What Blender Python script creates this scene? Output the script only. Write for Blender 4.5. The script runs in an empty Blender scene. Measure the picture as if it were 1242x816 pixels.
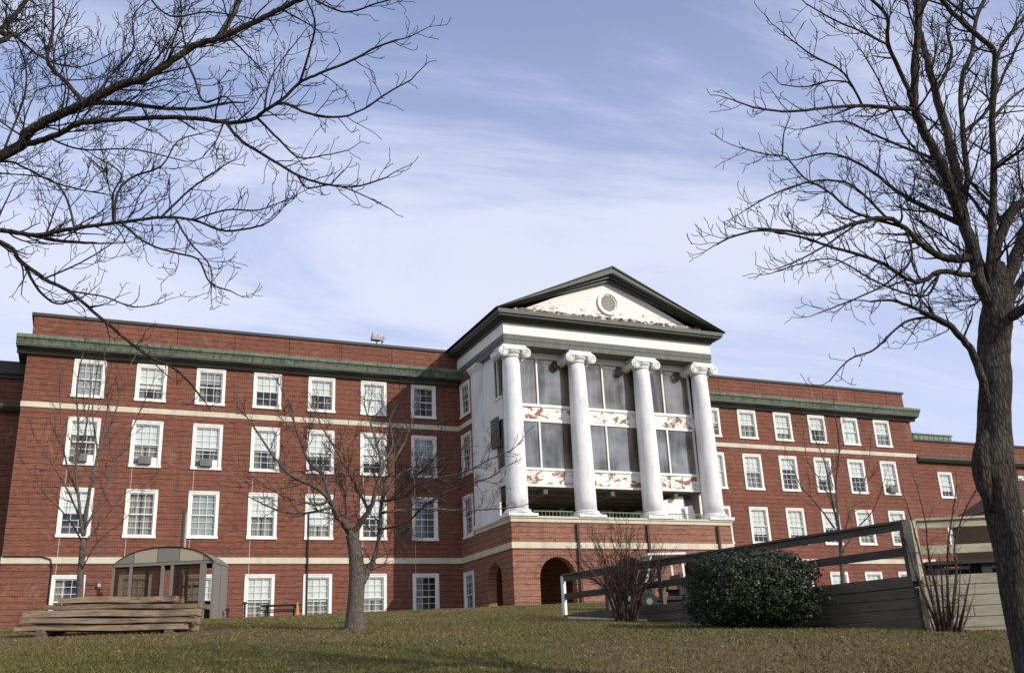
import bpy, math, random
import numpy as np
from mathutils import Vector, Matrix
rnd = random.Random(7)
sc = bpy.context.scene
col = sc.collection

# ------------------------------------------------------------------ camera
F = 1167.632; CX, CY = 621.0, 408.0
YAW, PIT, ROL = math.radians(24.48995), math.radians(18.96369), math.radians(-2.64386)
CAM = Vector((7.065, -54.396, -2.548))
_cy, _sy, _cp, _sp = math.cos(YAW), math.sin(YAW), math.cos(PIT), math.sin(PIT)
FW = Vector((_sy*_cp, _cy*_cp, _sp)); _r = Vector((_cy, -_sy, 0)); _u = _r.cross(FW)
_c, _s = math.cos(ROL), math.sin(ROL)
RT = _c*_r + _s*_u; UP = -_s*_r + _c*_u
FH = Vector((_sy, _cy, 0)); RH = Vector((_cy, -_sy, 0))
cam_d = bpy.data.cameras.new("camera"); cam = bpy.data.objects.new("camera", cam_d); col.objects.link(cam)
cam_d.sensor_width = 36; cam_d.lens = 36*F/1242; cam_d.clip_end = 3000; cam_d.clip_start = 0.05
m = Matrix((RT, UP, -FW)).transposed().to_4x4(); m.translation = CAM
cam.matrix_world = m
sc.camera = cam

def at(px, py, v):
    """world point seen at photo pixel px,py at horizontal distance v ahead"""
    d = FW*F + RT*(px-CX) - UP*(py-CY)
    return CAM + d*(v/d.dot(FH))
def UV(u, v, z=0.0):
    p = CAM + RH*u + FH*v
    return Vector((p.x, p.y, z))

# ------------------------------------------------------------------ light
AZ, EL = math.radians(32), math.radians(27)
SUN = Vector((math.sin(AZ)*math.cos(EL), -math.cos(AZ)*math.cos(EL), math.sin(EL)))
sd = bpy.data.lights.new("sun", 'SUN'); sd.energy = 3.9; sd.angle = math.radians(0.5); sd.color = (1.0, 0.93, 0.83)
so = bpy.data.objects.new("sun", sd); col.objects.link(so)
so.rotation_euler = SUN.to_track_quat('Z', 'Y').to_euler(); so.location = (20, -40, 60)

w = bpy.data.worlds.new("World"); sc.world = w; w.use_nodes = True
nt = w.node_tree; nt.nodes.clear(); N = nt.nodes.new; Lk = nt.links.new
out = N('ShaderNodeOutputWorld'); bg = N('ShaderNodeBackground'); bg.inputs[1].default_value = 0.14
sky = N('ShaderNodeTexSky'); sky.sky_type = 'NISHITA'; sky.sun_disc = False
sky.sun_elevation = EL; sky.sun_rotation = math.atan2(SUN.x, SUN.y); sky.air_density = 1.0; sky.dust_density = 0.6; sky.ozone_density = 2.5
tc = N('ShaderNodeTexCoord'); sep = N('ShaderNodeSeparateXYZ'); Lk(tc.outputs['Generated'], sep.inputs[0])
def mth(op, a, b=None, cl=False):
    n = N('ShaderNodeMath'); n.operation = op; n.use_clamp = cl
    for i, x in enumerate((a, b)):
        if x is None: continue
        if isinstance(x, (int, float)): n.inputs[i].default_value = x
        else: Lk(x, n.inputs[i])
    return n.outputs[0]
zz = mth('ADD', mth('MAXIMUM', sep.outputs[2], 0.0), 0.18)
cx_ = mth('DIVIDE', sep.outputs[0], zz); cy_ = mth('DIVIDE', sep.outputs[1], zz)
cmb = N('ShaderNodeCombineXYZ'); Lk(cx_, cmb.inputs[0]); Lk(cy_, cmb.inputs[1])
mp = N('ShaderNodeMapping'); mp.inputs['Rotation'].default_value = (0, 0, math.radians(35)); mp.inputs['Scale'].default_value = (0.8, 2.1, 1)
mp.inputs['Location'].default_value = (1.35, 0.55, 0)
Lk(cmb.outputs[0], mp.inputs[0])
n1 = N('ShaderNodeTexNoise'); n1.inputs['Scale'].default_value = 0.9; n1.inputs['Detail'].default_value = 9; n1.inputs['Roughness'].default_value = 0.60; n1.inputs['Distortion'].default_value = 0.5
Lk(mp.outputs[0], n1.inputs[0])
cr = N('ShaderNodeMapRange'); cr.interpolation_type = 'SMOOTHSTEP'; cr.inputs[1].default_value = 0.42; cr.inputs[2].default_value = 0.63; cr.inputs[3].default_value = 0.0; cr.inputs[4].default_value = 0.85
band = mth('MULTIPLY', mth('MAXIMUM', mth('SUBTRACT', 1.0, mth('DIVIDE', mth('ABSOLUTE', mth('SUBTRACT', sep.outputs[2], 0.37)), 0.13)), 0.0), 0.085)
Lk(mth('ADD', n1.outputs[0], band), cr.inputs[0])
veil = N('ShaderNodeMapRange'); veil.inputs[1].default_value = 0.05; veil.inputs[2].default_value = 0.62; veil.inputs[3].default_value = 0.85; veil.inputs[4].default_value = 0.24
Lk(sep.outputs[2], veil.inputs[0])
inv = mth('SUBTRACT', 1.0, cr.outputs[0]); inv2 = mth('SUBTRACT', 1.0, veil.outputs[0])
mask = mth('SUBTRACT', 1.0, mth('MULTIPLY', inv, inv2), True)
mx = N('ShaderNodeMix'); mx.data_type = 'RGBA'; Lk(mask, mx.inputs[0])
ti = N('ShaderNodeMix'); ti.data_type = 'RGBA'; ti.blend_type = 'MULTIPLY'; ti.inputs[0].default_value = 1.0; Lk(sky.outputs[0], ti.inputs[6]); ti.inputs[7].default_value = (0.94, 1.06, 1.38, 1); Lk(ti.outputs[2], mx.inputs[6]); mx.inputs[7].default_value = (5.7, 5.95, 7.3, 1)
Lk(mx.outputs[2], bg.inputs[0]); Lk(bg.outputs[0], out.inputs[0])
sc.view_settings.view_transform = 'Standard'; sc.view_settings.look = 'None'; sc.view_settings.gamma = 1; sc.view_settings.exposure = 0.0

# ------------------------------------------------------------------ materials
class NT:
    def __init__(s, name):
        s.m = bpy.data.materials.new(name); s.m.use_nodes = True; s.t = s.m.node_tree
        s.b = s.t.nodes['Principled BSDF']; s.o = s.t.nodes['Material Output']
    def n(s, typ, ins=None, **kw):
        n = s.t.nodes.new(typ)
        for k, v in kw.items(): setattr(n, k, v)
        for k, v in (ins or {}).items():
            if hasattr(v, 'is_output'): s.t.links.new(v, n.inputs[k])
            else: n.inputs[k].default_value = v
        return n
    def link(s, a, b): s.t.links.new(a, b)
    def pos(s): return s.n('ShaderNodeNewGeometry').outputs['Position']
    def obj(s): return s.n('ShaderNodeTexCoord').outputs['Object']
    def noise(s, vec, scale, detail=6, rough=0.6, dist=0.0):
        return s.n('ShaderNodeTexNoise', {'Vector': vec, 'Scale': scale, 'Detail': detail, 'Roughness': rough, 'Distortion': dist}).outputs[0]
    def mapr(s, x, a, b, c=0.0, d=1.0):
        return s.n('ShaderNodeMapRange', {0: x, 1: a, 2: b, 3: c, 4: d}).outputs[0]
    def mix(s, f, a, b, mode='MIX'):
        n = s.n('ShaderNodeMix', data_type='RGBA', blend_type=mode)
        for i, v in ((0, f), (6, a), (7, b)):
            if hasattr(v, 'is_output'): s.t.links.new(v, n.inputs[i])
            else: n.inputs[i].default_value = v if i == 0 else (*v, 1)
        return n.outputs[2]
    def ma(s, op, a, b=0.0):
        return s.n('ShaderNodeMath', {0: a, 1: b}, operation=op).outputs[0]
    def bump(s, h, st=0.4, d=0.02):
        n = s.n('ShaderNodeBump', {'Height': h, 'Strength': st, 'Distance': d}); s.link(n.outputs[0], s.b.inputs['Normal'])
    def fin(s, c=None, rough=None, spec=0.3):
        if c is not None:
            if hasattr(c, 'is_output'): s.link(c, s.b.inputs['Base Color'])
            else: s.b.inputs['Base Color'].default_value = (*c, 1)
        if rough is not None: s.b.inputs['Roughness'].default_value = rough
        s.b.inputs['Specular IOR Level'].default_value = spec
        return s.m
    def scaled(s, vec, sx, sy, sz):
        return s.n('ShaderNodeMapping', {0: vec, 3: (sx, sy, sz)}).outputs[0]

def brick_mat(name, ca, cb, mortar, courses=True):
    t = NT(name); p = t.pos(); sx = t.n('ShaderNodeSeparateXYZ', {0: p})
    u = t.ma('ADD', sx.outputs[0], sx.outputs[1])
    v = t.n('ShaderNodeCombineXYZ', {0: u, 1: sx.outputs[2]}).outputs[0]
    br = t.n('ShaderNodeTexBrick', {'Vector': v, 'Color1': (*ca, 1), 'Color2': (*cb, 1), 'Mortar': (*mortar, 1), 'Scale': 1.0, 'Mortar Size': 0.008, 'Bias': 0.0, 'Brick Width': 0.23, 'Row Height': 0.075, 'Mortar Smooth': 0.2})
    c = br.outputs[0]
    big = t.noise(t.scaled(p, 0.35, 0.35, 0.9), 1.0, 5, 0.65)
    c = t.mix(t.mapr(big, 0.35, 0.7, 0, 0.55), c, t.mix(1.0, c, (0.62, 0.56, 0.56), 'MULTIPLY'))
    # patches of single darker and paler bricks
    vb = t.n('ShaderNodeTexVoronoi', {'Vector': t.scaled(v, 4.2, 13.3, 1), 'Scale': 1.0}).outputs['Color']
    sv = t.n('ShaderNodeSeparateColor', {0: vb}).outputs[0]
    c = t.mix(t.mapr(sv, 0.0, 1.0, 0.0, 0.5), c, t.mix(1.0, c, (1.45, 1.35, 1.3), 'MULTIPLY'))
    c = t.mix(t.mapr(sv, 0.82, 0.9, 0.0, 0.6), c, t.mix(1.0, c, (0.5, 0.45, 0.5), 'MULTIPLY'))
    # every fourth course a header row with a deeper joint
    mo = t.n('ShaderNodeMath', {0: sx.outputs[2], 1: 0.30}, operation='FLOORED_MODULO').outputs[0]
    hd = t.ma('LESS_THAN', mo, 0.062)
    wob = t.mapr(t.noise(t.scaled(p, 2.0, 2.0, 9.0), 1.0, 3, 0.6), 0.3, 0.6, 0.3, 1.0)
    c = t.mix(t.ma('MULTIPLY', hd, wob), c, t.mix(1.0, c, (0.52, 0.46, 0.5), 'MULTIPLY'))
    st = t.noise(t.scaled(p, 1.6, 1.6, 0.12), 1.0, 4, 0.6)
    c = t.mix(t.mapr(st, 0.54, 0.72, 0, 0.45), c, (0.10, 0.055, 0.04))
    ef = t.noise(t.scaled(p, 0.5, 0.5, 0.35), 1.7, 6, 0.7, 0.8); c = t.mix(t.mapr(ef, 0.60, 0.72, 0, 0.30), c, (0.42, 0.30, 0.22))
    t.bump(br.outputs[1], -0.5, 0.01)
    return t.fin(c, 0.85, 0.2)
M = {}
M['brick'] = brick_mat('brick', (0.222, 0.073, 0.044), (0.152, 0.046, 0.030), (0.22, 0.15, 0.105))
M['brickp'] = brick_mat('brick_podium', (0.28, 0.115, 0.068), (0.19, 0.064, 0.040), (0.36, 0.27, 0.20))

def paint(name, c, dirt=0.3, dc=(0.35, 0.32, 0.27), rough=0.55, sc_=1.2):
    t = NT(name); p = t.pos()
    a = t.noise(t.scaled(p, sc_, sc_, sc_*0.25), 1.0, 6, 0.65); b = t.noise(p, 6*sc_, 5, 0.7)
    f = t.ma('MULTIPLY', t.mapr(a, 0.4, 0.75), t.mapr(b, 0.3, 0.7, 0.3, 1.0))
    cc = t.mix(t.ma('MULTIPLY', f, dirt), c, dc)
    t.bump(b, 0.12, 0.01)
    return t.fin(cc, rough, 0.3)
M['white'] = paint('white_paint', (0.80, 0.79, 0.75), 0.35)
M['column'] = paint('column_paint', (0.80, 0.80, 0.78), 0.85, (0.36, 0.35, 0.32), 0.6, 2.6)
M['trim'] = paint('window_paint', (0.80, 0.79, 0.74), 0.6, (0.42, 0.38, 0.32), 0.55, 2.2)
M['stone'] = paint('limestone_band', (0.62, 0.57, 0.44), 0.75, (0.26, 0.23, 0.18), 0.8, 1.6)
M['soffit'] = paint('soffit_paint', (0.42, 0.38, 0.33), 0.7, (0.2, 0.12, 0.08), 0.8, 2)
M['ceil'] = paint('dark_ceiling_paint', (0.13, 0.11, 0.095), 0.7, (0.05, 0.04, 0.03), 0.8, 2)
M['dkgreen'] = paint('dark_green_paint', (0.05, 0.055, 0.045), 0.8, (0.11, 0.12, 0.10), 0.5, 2.5)
M['greygreen'] = paint('grey_green_paint', (0.115, 0.125, 0.11), 0.85, (0.22, 0.22, 0.19), 0.7, 4)
M['black'] = paint('black_metal', (0.022, 0.020, 0.020), 0.4, (0.05, 0.045, 0.04), 0.5)
M['roofdk'] = paint('roof_edge', (0.045, 0.05, 0.045), 0.5, (0.09, 0.08, 0.06), 0.6)
M['dkred'] = paint('brown_pipe', (0.05, 0.022, 0.018), 0.4, (0.1, 0.06, 0.05), 0.5)
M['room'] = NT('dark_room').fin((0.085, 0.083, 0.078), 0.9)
M['joint'] = NT('sealant').fin((0.50, 0.42, 0.37), 0.8)
M['jointdk'] = NT('dark_sealant').fin((0.06, 0.03, 0.025), 0.8)
M['rust'] = NT('grey_metal').fin((0.16, 0.165, 0.17), 0.5)
M['orange'] = NT('orange_plastic').fin((0.46, 0.19, 0.09), 0.6)

def copper(name, a, b, dk):
    t = NT(name); p = t.pos()
    n_ = t.noise(t.scaled(p, 0.6, 0.6, 3), 1.0, 7, 0.7); n2 = t.noise(t.scaled(p, 5, 5, 1.0), 1.0, 5, 0.7)
    c = t.mix(t.mapr(n_, 0.35, 0.65), a, b); c = t.mix(t.mapr(n2, 0.48, 0.66, 0, 0.85), c, dk)
    return t.fin(c, 0.65, 0.3)
M['copper'] = copper('verdigris_copper', (0.105, 0.145, 0.10), (0.20, 0.235, 0.17), (0.045, 0.05, 0.035))
M['copperg'] = copper('bright_verdigris', (0.13, 0.21, 0.15), (0.19, 0.27, 0.20), (0.08, 0.11, 0.08))

def peel(name, lo, hi, under=((0.22, 0.085, 0.04), (0.30, 0.20, 0.12)), sx_=2.4, foot=None):
    t = NT(name); p = t.pos()
    n_ = t.noise(t.scaled(p, sx_, sx_, sx_*1.7), 1.0, 9, 0.72, 0.6); n2 = t.noise(p, 9.0, 5, 0.7)
    un = t.mix(t.mapr(n2, 0.4, 0.6), *under)
    if foot: n_ = t.ma('ADD', n_, t.mapr(t.n('ShaderNodeSeparateXYZ', {0: p}).outputs[2], foot[0], foot[1], foot[2], 0.0))
    f = t.mapr(n_, lo, hi)
    c = t.mix(f, (0.78, 0.76, 0.71), un)
    t.bump(f, -0.6, 0.01)
    return t.fin(c, 0.75, 0.25)
M['peel'] = peel('peeling_paint', 0.525, 0.545, sx_=1.5)
M['peel2'] = peel('flaking_tympanum', 0.64, 0.665, ((0.16, 0.10, 0.07), (0.4, 0.30, 0.22)), 1.9, (16.6, 17.9, 0.16))

# window glass: thin pane that lets light through and reflects the sky
t = NT('window_glass'); fr = t.n('ShaderNodeLayerWeight', {'Blend': 0.5}).outputs['Facing']
f = t.mapr(t.ma('POWER', fr, 3.0), 0, 1, 0.06, 0.9)
wv = t.noise(t.pos(), 1.1, 2, 0.5); bp = t.n('ShaderNodeBump', {'Height': wv, 'Strength': 0.25, 'Distance': 0.02})
g = t.n('ShaderNodeBsdfGlossy', {'Color': (1, 1, 1, 1), 'Roughness': 0.02, 'Normal': bp.outputs[0]}); tr = t.n('ShaderNodeBsdfTransparent', {'Color': (0.86, 0.9, 0.9, 1)})
ms = t.n('ShaderNodeMixShader', {0: f, 1: tr.outputs[0], 2: g.outputs[0]}); t.link(ms.outputs[0], t.o.inputs[0]); M['glass'] = t.m
# big reflective porch glazing
t = NT('mirror_glass'); wv = t.noise(t.pos(), 0.8, 2, 0.5); bp = t.n('ShaderNodeBump', {'Height': wv, 'Strength': 0.06, 'Distance': 0.03})
g = t.n('ShaderNodeBsdfGlossy', {'Color': (1.0, 0.93, 0.78, 1), 'Roughness': 0.015, 'Normal': bp.outputs[0]})
cn = t.noise(t.scaled(t.pos(), 2.6, 2.6, 0.25), 1.0, 5, 0.6, 0.5); c2 = t.noise(t.pos(), 0.55, 3, 0.5)
d = t.n('ShaderNodeBsdfDiffuse', {'Color': t.mix(t.mapr(cn, 0.42, 0.62, 0, 1), (0.012, 0.012, 0.011), (0.11, 0.10, 0.085))})
ms = t.n('ShaderNodeMixShader', {0: t.mapr(c2, 0.38, 0.62, 0.12, 0.31), 1: d.outputs[0], 2: g.outputs[0]}); t.link(ms.outputs[0], t.o.inputs[0]); M['mirror'] = t.m

def blindmat(name, c, stripe=0.0):
    t = NT(name); sx = t.n('ShaderNodeSeparateXYZ', {0: t.obj()})
    n_ = t.noise(t.scaled(t.pos(), 3, 3, 0.4), 1.0, 4, 0.6)
    cc = t.mix(t.mapr(n_, 0.35, 0.65, 0, 0.5), c, tuple(x*0.6 for x in c))
    if stripe:
        s_ = t.ma('SINE', t.ma('MULTIPLY', sx.outputs[0], 60.0)); cc = t.mix(t.mapr(s_, -1, 1, 0, stripe), cc, tuple(x*0.4 for x in c))
    return t.fin(cc, 0.8)
M['blind_w'] = blindmat('white_blind', (0.84, 0.84, 0.79)); M['blind_g'] = blindmat('grey_blind', (0.40, 0.42, 0.40)); M['curtain'] = blindmat('beige_curtain', (0.50, 0.46, 0.36), 0.8); M['curtain_d'] = blindmat('dark_curtain', (0.22, 0.22, 0.21), 0.7)

def wood(name, a, b, dk, sx=1.0, sy=1.0, sz=12.0):
    t = NT(name); p = t.obj()
    g = t.noise(t.scaled(p, sx, sy, sz), 1.6, 8, 0.7, 0.3); h = t.noise(p, 1.1, 4, 0.6)
    oi = t.n('ShaderNodeObjectInfo').outputs['Random']
    c = t.mix(t.mapr(g, 0.35, 0.65), a, b); c = t.mix(t.mapr(h, 0.5, 0.75, 0, 0.7), c, dk)
    c = t.mix(t.mapr(oi, 0, 1, 0, 0.8), c, t.mix(1.0, c, (0.55, 0.56, 0.62), 'MULTIPLY'))
    kn = t.n('ShaderNodeTexVoronoi', {'Vector': t.scaled(p, 1.5, 1.5, 5), 'Scale': 1.3}).outputs['Distance']
    c = t.mix(t.mapr(kn, 0.06, 0.12, 0.8, 0), c, dk)
    t.bump(g, 0.6, 0.02)
    return t.fin(c, 0.85, 0.15)
M['timber'] = wood('weathered_timber', (0.50, 0.455, 0.32), (0.33, 0.30, 0.21), (0.14, 0.135, 0.08))
M['timber_dk_shade'] = wood('dark_and_shaded_timber', (0.16, 0.14, 0.105), (0.10, 0.09, 0.07), (0.045, 0.05, 0.03))  # darker timber: puts the walkway's left wall in shade; also the dark support blocks
M['rail'] = wood('grey_rail', (0.15, 0.125, 0.10), (0.09, 0.078, 0.066), (0.05, 0.045, 0.04))
M['board'] = wood('sawn_board', (0.46, 0.34, 0.22), (0.22, 0.155, 0.10), (0.07, 0.045, 0.03))

def bark(name, a, b):
    t = NT(name); p = t.pos()
    g0 = t.noise(t.scaled(p, 26, 26, 5.0), 1.0, 8, 0.75, 0.8); vo = t.n('ShaderNodeTexVoronoi', {'Vector': t.scaled(p, 34, 34, 7), 'Scale': 1.0}, feature='DISTANCE_TO_EDGE').outputs[0]
    g = t.ma('ADD', t.ma('MULTIPLY', g0, 0.72), t.mapr(vo, 0.0, 0.25, 0.0, 0.26)); h = t.noise(p, 2.2, 4, 0.6)
    c = t.mix(t.mapr(g, 0.32, 0.68), a, b); c = t.mix(t.mapr(h, 0.55, 0.7, 0, 0.4), c, (0.16, 0.17, 0.13))
    t.bump(g, 1.0, 0.05)
    return t.fin(c, 0.9, 0.12)
M['bark'] = bark('dark_bark', (0.022, 0.017, 0.014), (0.100, 0.083, 0.069))
M['bark2'] = bark('grey_bark', (0.075, 0.062, 0.052), (0.21, 0.178, 0.148))
M['twig'] = NT('twig_bark').fin((0.036, 0.028, 0.025), 0.9, 0.1)
M['twigred'] = bark('red_twig_bark', (0.055, 0.034, 0.030), (0.115, 0.075, 0.062))

def leafmat():
    t = NT('bush_leaf'); r_ = t.noise(t.pos(), 3.0, 3, 0.6); r2 = t.noise(t.pos(), 31.0, 2, 0.5)
    c = t.mix(t.mapr(r_, 0.3, 0.7), (0.012, 0.020, 0.009), (0.032, 0.044, 0.020)); c = t.mix(t.mapr(r2, 0.45, 0.7, 0, 0.6), c, (0.060, 0.062, 0.036))
    return t.fin(c, 0.55, 0.25)
M['leaf'] = leafmat()

def lawnmat(name, blades=False):
    t = NT(name); p = t.pos()
    a = t.noise(p, 0.22, 6, 0.62); b = t.noise(p, 1.7, 6, 0.7); c_ = t.noise(p, 14.0, 5, 0.75); d_ = t.noise(p, 60.0, 3, 0.7)
    g = t.mix(t.mapr(a, 0.42, 0.60), (0.235, 0.170, 0.070), (0.160, 0.150, 0.048))
    g = t.mix(t.mapr(b, 0.42, 0.66, 0, 0.75), g, (0.24, 0.170, 0.085))
    g = t.mix(t.mapr(c_, 0.42, 0.66, 0, 0.75), g, (0.048, 0.042, 0.018))
    if not blades: g = t.mix(t.mapr(d_, 0.5, 0.65, 0, 0.6), g, (0.03, 0.024, 0.012))
    else:
        ri = t.n('ShaderNodeNewGeometry').outputs['Random Per Island']
        g = t.mix(t.mapr(ri, 0.0, 0.55, 0.8, 0), g, (0.44, 0.33, 0.18)); g = t.mix(t.mapr(ri, 0.6, 1.0, 0.0, 0.6), g, (0.095, 0.100, 0.030))
    e_ = t.noise(t.scaled(p, 1.0, 1.0, 1.0), 0.11, 3, 0.5, 0.4); g = t.mix(t.mapr(e_, 0.44, 0.58, 0, 0.6), g, t.mix(1.0, g, (0.80, 0.98, 0.62), 'MULTIPLY'))
    t.bump(t.ma('ADD', c_, d_), 0.8, 0.05)
    return t.fin(g, 0.95, 0.1)
M['lawn'] = lawnmat('lawn_ground'); M['blade'] = lawnmat('grass_blades', True)
t = NT('dry_leaf'); ri = t.n('ShaderNodeNewGeometry').outputs['Random Per Island']; M['dryleaf'] = t.fin(t.mix(ri, (0.30, 0.22, 0.12), (0.10, 0.05, 0.025)), 0.8)
t = NT('canopy_fabric'); M['fabric'] = t.fin((0.19, 0.172, 0.15), 0.85)
M['fabric2'] = NT('beige_fabric').fin((0.34, 0.29, 0.215), 0.7)
t = NT('smoked_screen'); tr = t.n('ShaderNodeBsdfTransparent', {'Color': (0.55, 0.48, 0.42, 1)}); dd = t.n('ShaderNodeBsdfDiffuse', {'Color': (0.09, 0.065, 0.05, 1)}); ms = t.n('ShaderNodeMixShader', {0: 0.30, 1: tr.outputs[0], 2: dd.outputs[0]}); t.link(ms.outputs[0], t.o.inputs[0]); M['screen'] = t.m
t = NT('maroon_shingle'); p = t.pos(); sx = t.n('ShaderNodeSeparateXYZ', {0: p})
mo = t.n('ShaderNodeMath', {0: sx.outputs[2], 1: 0.12}, operation='FLOORED_MODULO').outputs[0]
M['shingle'] = t.fin(t.mix(t.ma('LESS_THAN', mo, 0.03), (0.12, 0.05, 0.036), (0.06, 0.028, 0.02)), 0.9)
M['brown'] = paint('brown_stain', (0.16, 0.10, 0.055), 0.5, (0.08, 0.05, 0.03), 0.7)
M['tyre'] = NT('black_rubber').fin((0.02, 0.02, 0.02), 0.8)

# ------------------------------------------------------------------ helpers
def tag(o, label=None, cat=None, group=None, kind=None):
    if label: o['label'] = label
    if cat: o['category'] = cat
    if group: o['group'] = group
    if kind: o['kind'] = kind
    return o
def empty(name, loc=(0, 0, 0), rz=0.0):
    o = bpy.data.objects.new(name, None); col.objects.link(o); o.location = loc; o.rotation_euler = (0, 0, rz); o.empty_display_size = 0.3
    return o
class MB:
    def __init__(s): s.v = []; s.f = []; s.n = 0
    def poly(s, pts):
        s.v += [tuple(p) for p in pts]; s.f.append(tuple(range(s.n, s.n+len(pts)))); s.n += len(pts)
    def box(s, x0, y0, z0, x1, y1, z1, T=None, jit=0.0):
        P = [Vector((x, y, z)) for z in (z0, z1) for y in (y0, y1) for x in (x0, x1)]
        if jit: P = [p + Vector([rnd.uniform(-jit, jit) for _ in range(3)]) for p in P]
        if T is not None: P = [T @ p for p in P]
        s.v += [tuple(p) for p in P]; n = s.n
        for q in ((0, 2, 3, 1), (4, 5, 7, 6), (0, 1, 5, 4), (2, 6, 7, 3), (0, 4, 6, 2), (1, 3, 7, 5)): s.f.append(tuple(n+i for i in q))
        s.n += 8
    def bar(s, a, b, w, h, up=Vector((0, 0, 1))):
        a = Vector(a); b = Vector(b); d = (b-a).normalized(); sd_ = d.cross(up).normalized(); u_ = sd_.cross(d)
        P = []
        for p in (a, b):
            for (i, j) in ((-1, -1), (1, -1), (1, 1), (-1, 1)): P.append(p + sd_*(i*w/2) + u_*(j*h/2))
        s.v += [tuple(p) for p in P]; n = s.n
        for q in ((0, 1, 2, 3), (7, 6, 5, 4), (0, 4, 5, 1), (1, 5, 6, 2), (2, 6, 7, 3), (3, 7, 4, 0)): s.f.append(tuple(n+i for i in q))
        s.n += 8
    def prism(s, prof, f0, f1):
        """closed profile extruded; f0/f1 map a profile point to 3D"""
        A = [f0(p) for p in prof]; B = [f1(p) for p in prof]; k = len(prof); n = s.n
        s.v += [tuple(p) for p in A+B]; s.n += 2*k
        s.f.append(tuple(range(n, n+k))); s.f.append(tuple(range(n+2*k-1, n+k-1, -1)))
        for i in range(k): j = (i+1) % k; s.f.append((n+i, n+k+i, n+k+j, n+j))
    def tube(s, pts, rad, sides=6, cap=True):
        pts = [Vector(p) for p in pts]; k = len(pts)
        if isinstance(rad, (int, float)): rad = [rad]*k
        ref = None; n = s.n
        for i in range(k):
            d = (pts[min(i+1, k-1)] - pts[max(i-1, 0)])
            d = d.normalized() if d.length > 1e-9 else Vector((0, 0, 1))
            if ref is None: ref = d.orthogonal().normalized()
            ref = (ref - d*ref.dot(d)); ref = ref.normalized() if ref.length > 1e-6 else d.orthogonal().normalized()
            b = d.cross(ref)
            for a in range(sides):
                th = 2*math.pi*a/sides; q = pts[i] + (ref*math.cos(th) + b*math.sin(th))*rad[i]
                s.v.append((q.x, q.y, q.z))
        for i in range(k-1):
            for a in range(sides):
                c = (a+1) % sides
                s.f.append((n+i*sides+a, n+i*sides+c, n+(i+1)*sides+c, n+(i+1)*sides+a))
        if cap: s.f.append(tuple(n+(k-1)*sides+a for a in range(sides))); s.f.append(tuple(n+a for a in reversed(range(sides))))
        s.n += k*sides
    def lathe(s, prof, cx, cy, sides=32):
        n = s.n
        for (r_, z) in prof:
            for a in range(sides):
                th = 2*math.pi*a/sides; s.v.append((cx+r_*math.cos(th), cy+r_*math.sin(th), z))
        k = len(prof)
        for i in range(k-1):
            for a in range(sides):
                c = (a+1) % sides; s.f.append((n+i*sides+a, n+i*sides+c, n+(i+1)*sides+c, n+(i+1)*sides+a))
        s.f.append(tuple(n+(k-1)*sides+a for a in range(sides))); s.f.append(tuple(n+a for a in reversed(range(sides))))
        s.n += k*sides
    def build(s, name, mat, parent=None, smooth=False, loc=None, rz=0.0, bev=0.0, mats=None):
        me = bpy.data.meshes.new(name); me.from_pydata(s.v, [], s.f); me.update()
        me.materials.append(mat)
        if smooth: me.polygons.foreach_set('use_smooth', [True]*len(me.polygons))
        o = bpy.data.objects.new(name, me); col.objects.link(o)
        if parent: o.parent = parent
        if loc is not None: o.location = loc
        o.rotation_euler = (0, 0, rz)
        if bev:
            b = o.modifiers.new('bevel', 'BEVEL'); b.width = bev; b.segments = 2; b.limit_method = 'ANGLE'
        return o
def copy_tree(o, parent=None):
    c = o.copy(); col.objects.link(c); c.parent = parent
    for ch in [x for x in KIDS.get(o.name, [])]: copy_tree(ch, c)
    return c
KIDS = {}

# ------------------------------------------------------------------ ground
PXC = [-900, 0, 200, 430, 620, 760, 920, 1125, 1240, 2200]
HZ = [880, 839, 829, 818, 809, 802, 794, 784, 778.6, 735]
YR = {30: [800, 766, 757.5, 753, 746, 749, 752, 757, 759, 715],
      24: [808, 774, 767.5, 763, 758, 757, 759, 763, 764, 722],
      18: [822, 791, 786, 780, 776, 773, 769, 768.5, 768.5, 728],
      12: [860, 832, 829, 827, 824, 822, 818, 815, 813, 772]}
VS = [0, 6, 12, 18, 24, 30, 46]
def table(i):
    o = []
    for v in VS:
        if v in YR: o.append(at(PXC[i], YR[v][i], v).z)
        elif v == 0: o.append(CAM.z-1.62)
        elif v == 6: o.append(None)
        else: o.append(0.02)
    o[1] = 0.5*(o[0]+o[2]) + 0.05
    return o
TAB = np.array([table(i) for i in range(len(PXC))])
def gz(x, y):
    dx, dy = x-CAM.x, y-CAM.y
    u = dx*_cy - dy*_sy; v = dx*_sy + dy*_cy
    vv = max(v, 9.0); px = CX + 1.055*F*u/vv
    px = min(max(px, PXC[0]), PXC[-1]); v = min(max(v, 0.0), 46.0)
    row = [float(np.interp(px, PXC, TAB[:, k])) for k in range(len(VS))]
    # smooth (Catmull-Rom) along the view distance
    k = max(0, min(len(VS)-2, int(np.searchsorted(VS, v, side='right'))-1))
    x0, x1 = VS[k], VS[k+1]; t_ = (v-x0)/(x1-x0)
    def sl(j):
        if j <= 0: return (row[1]-row[0])/(VS[1]-VS[0])
        if j >= len(VS)-1: return 0.0
        return (row[j+1]-row[j-1])/(VS[j+1]-VS[j-1])
    h = x1-x0; m0, m1 = sl(k)*h, sl(k+1)*h
    return (2*t_**3-3*t_**2+1)*row[k] + (t_**3-2*t_**2+t_)*m0 + (-2*t_**3+3*t_**2)*row[k+1] + (t_**3-t_**2)*m1
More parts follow.
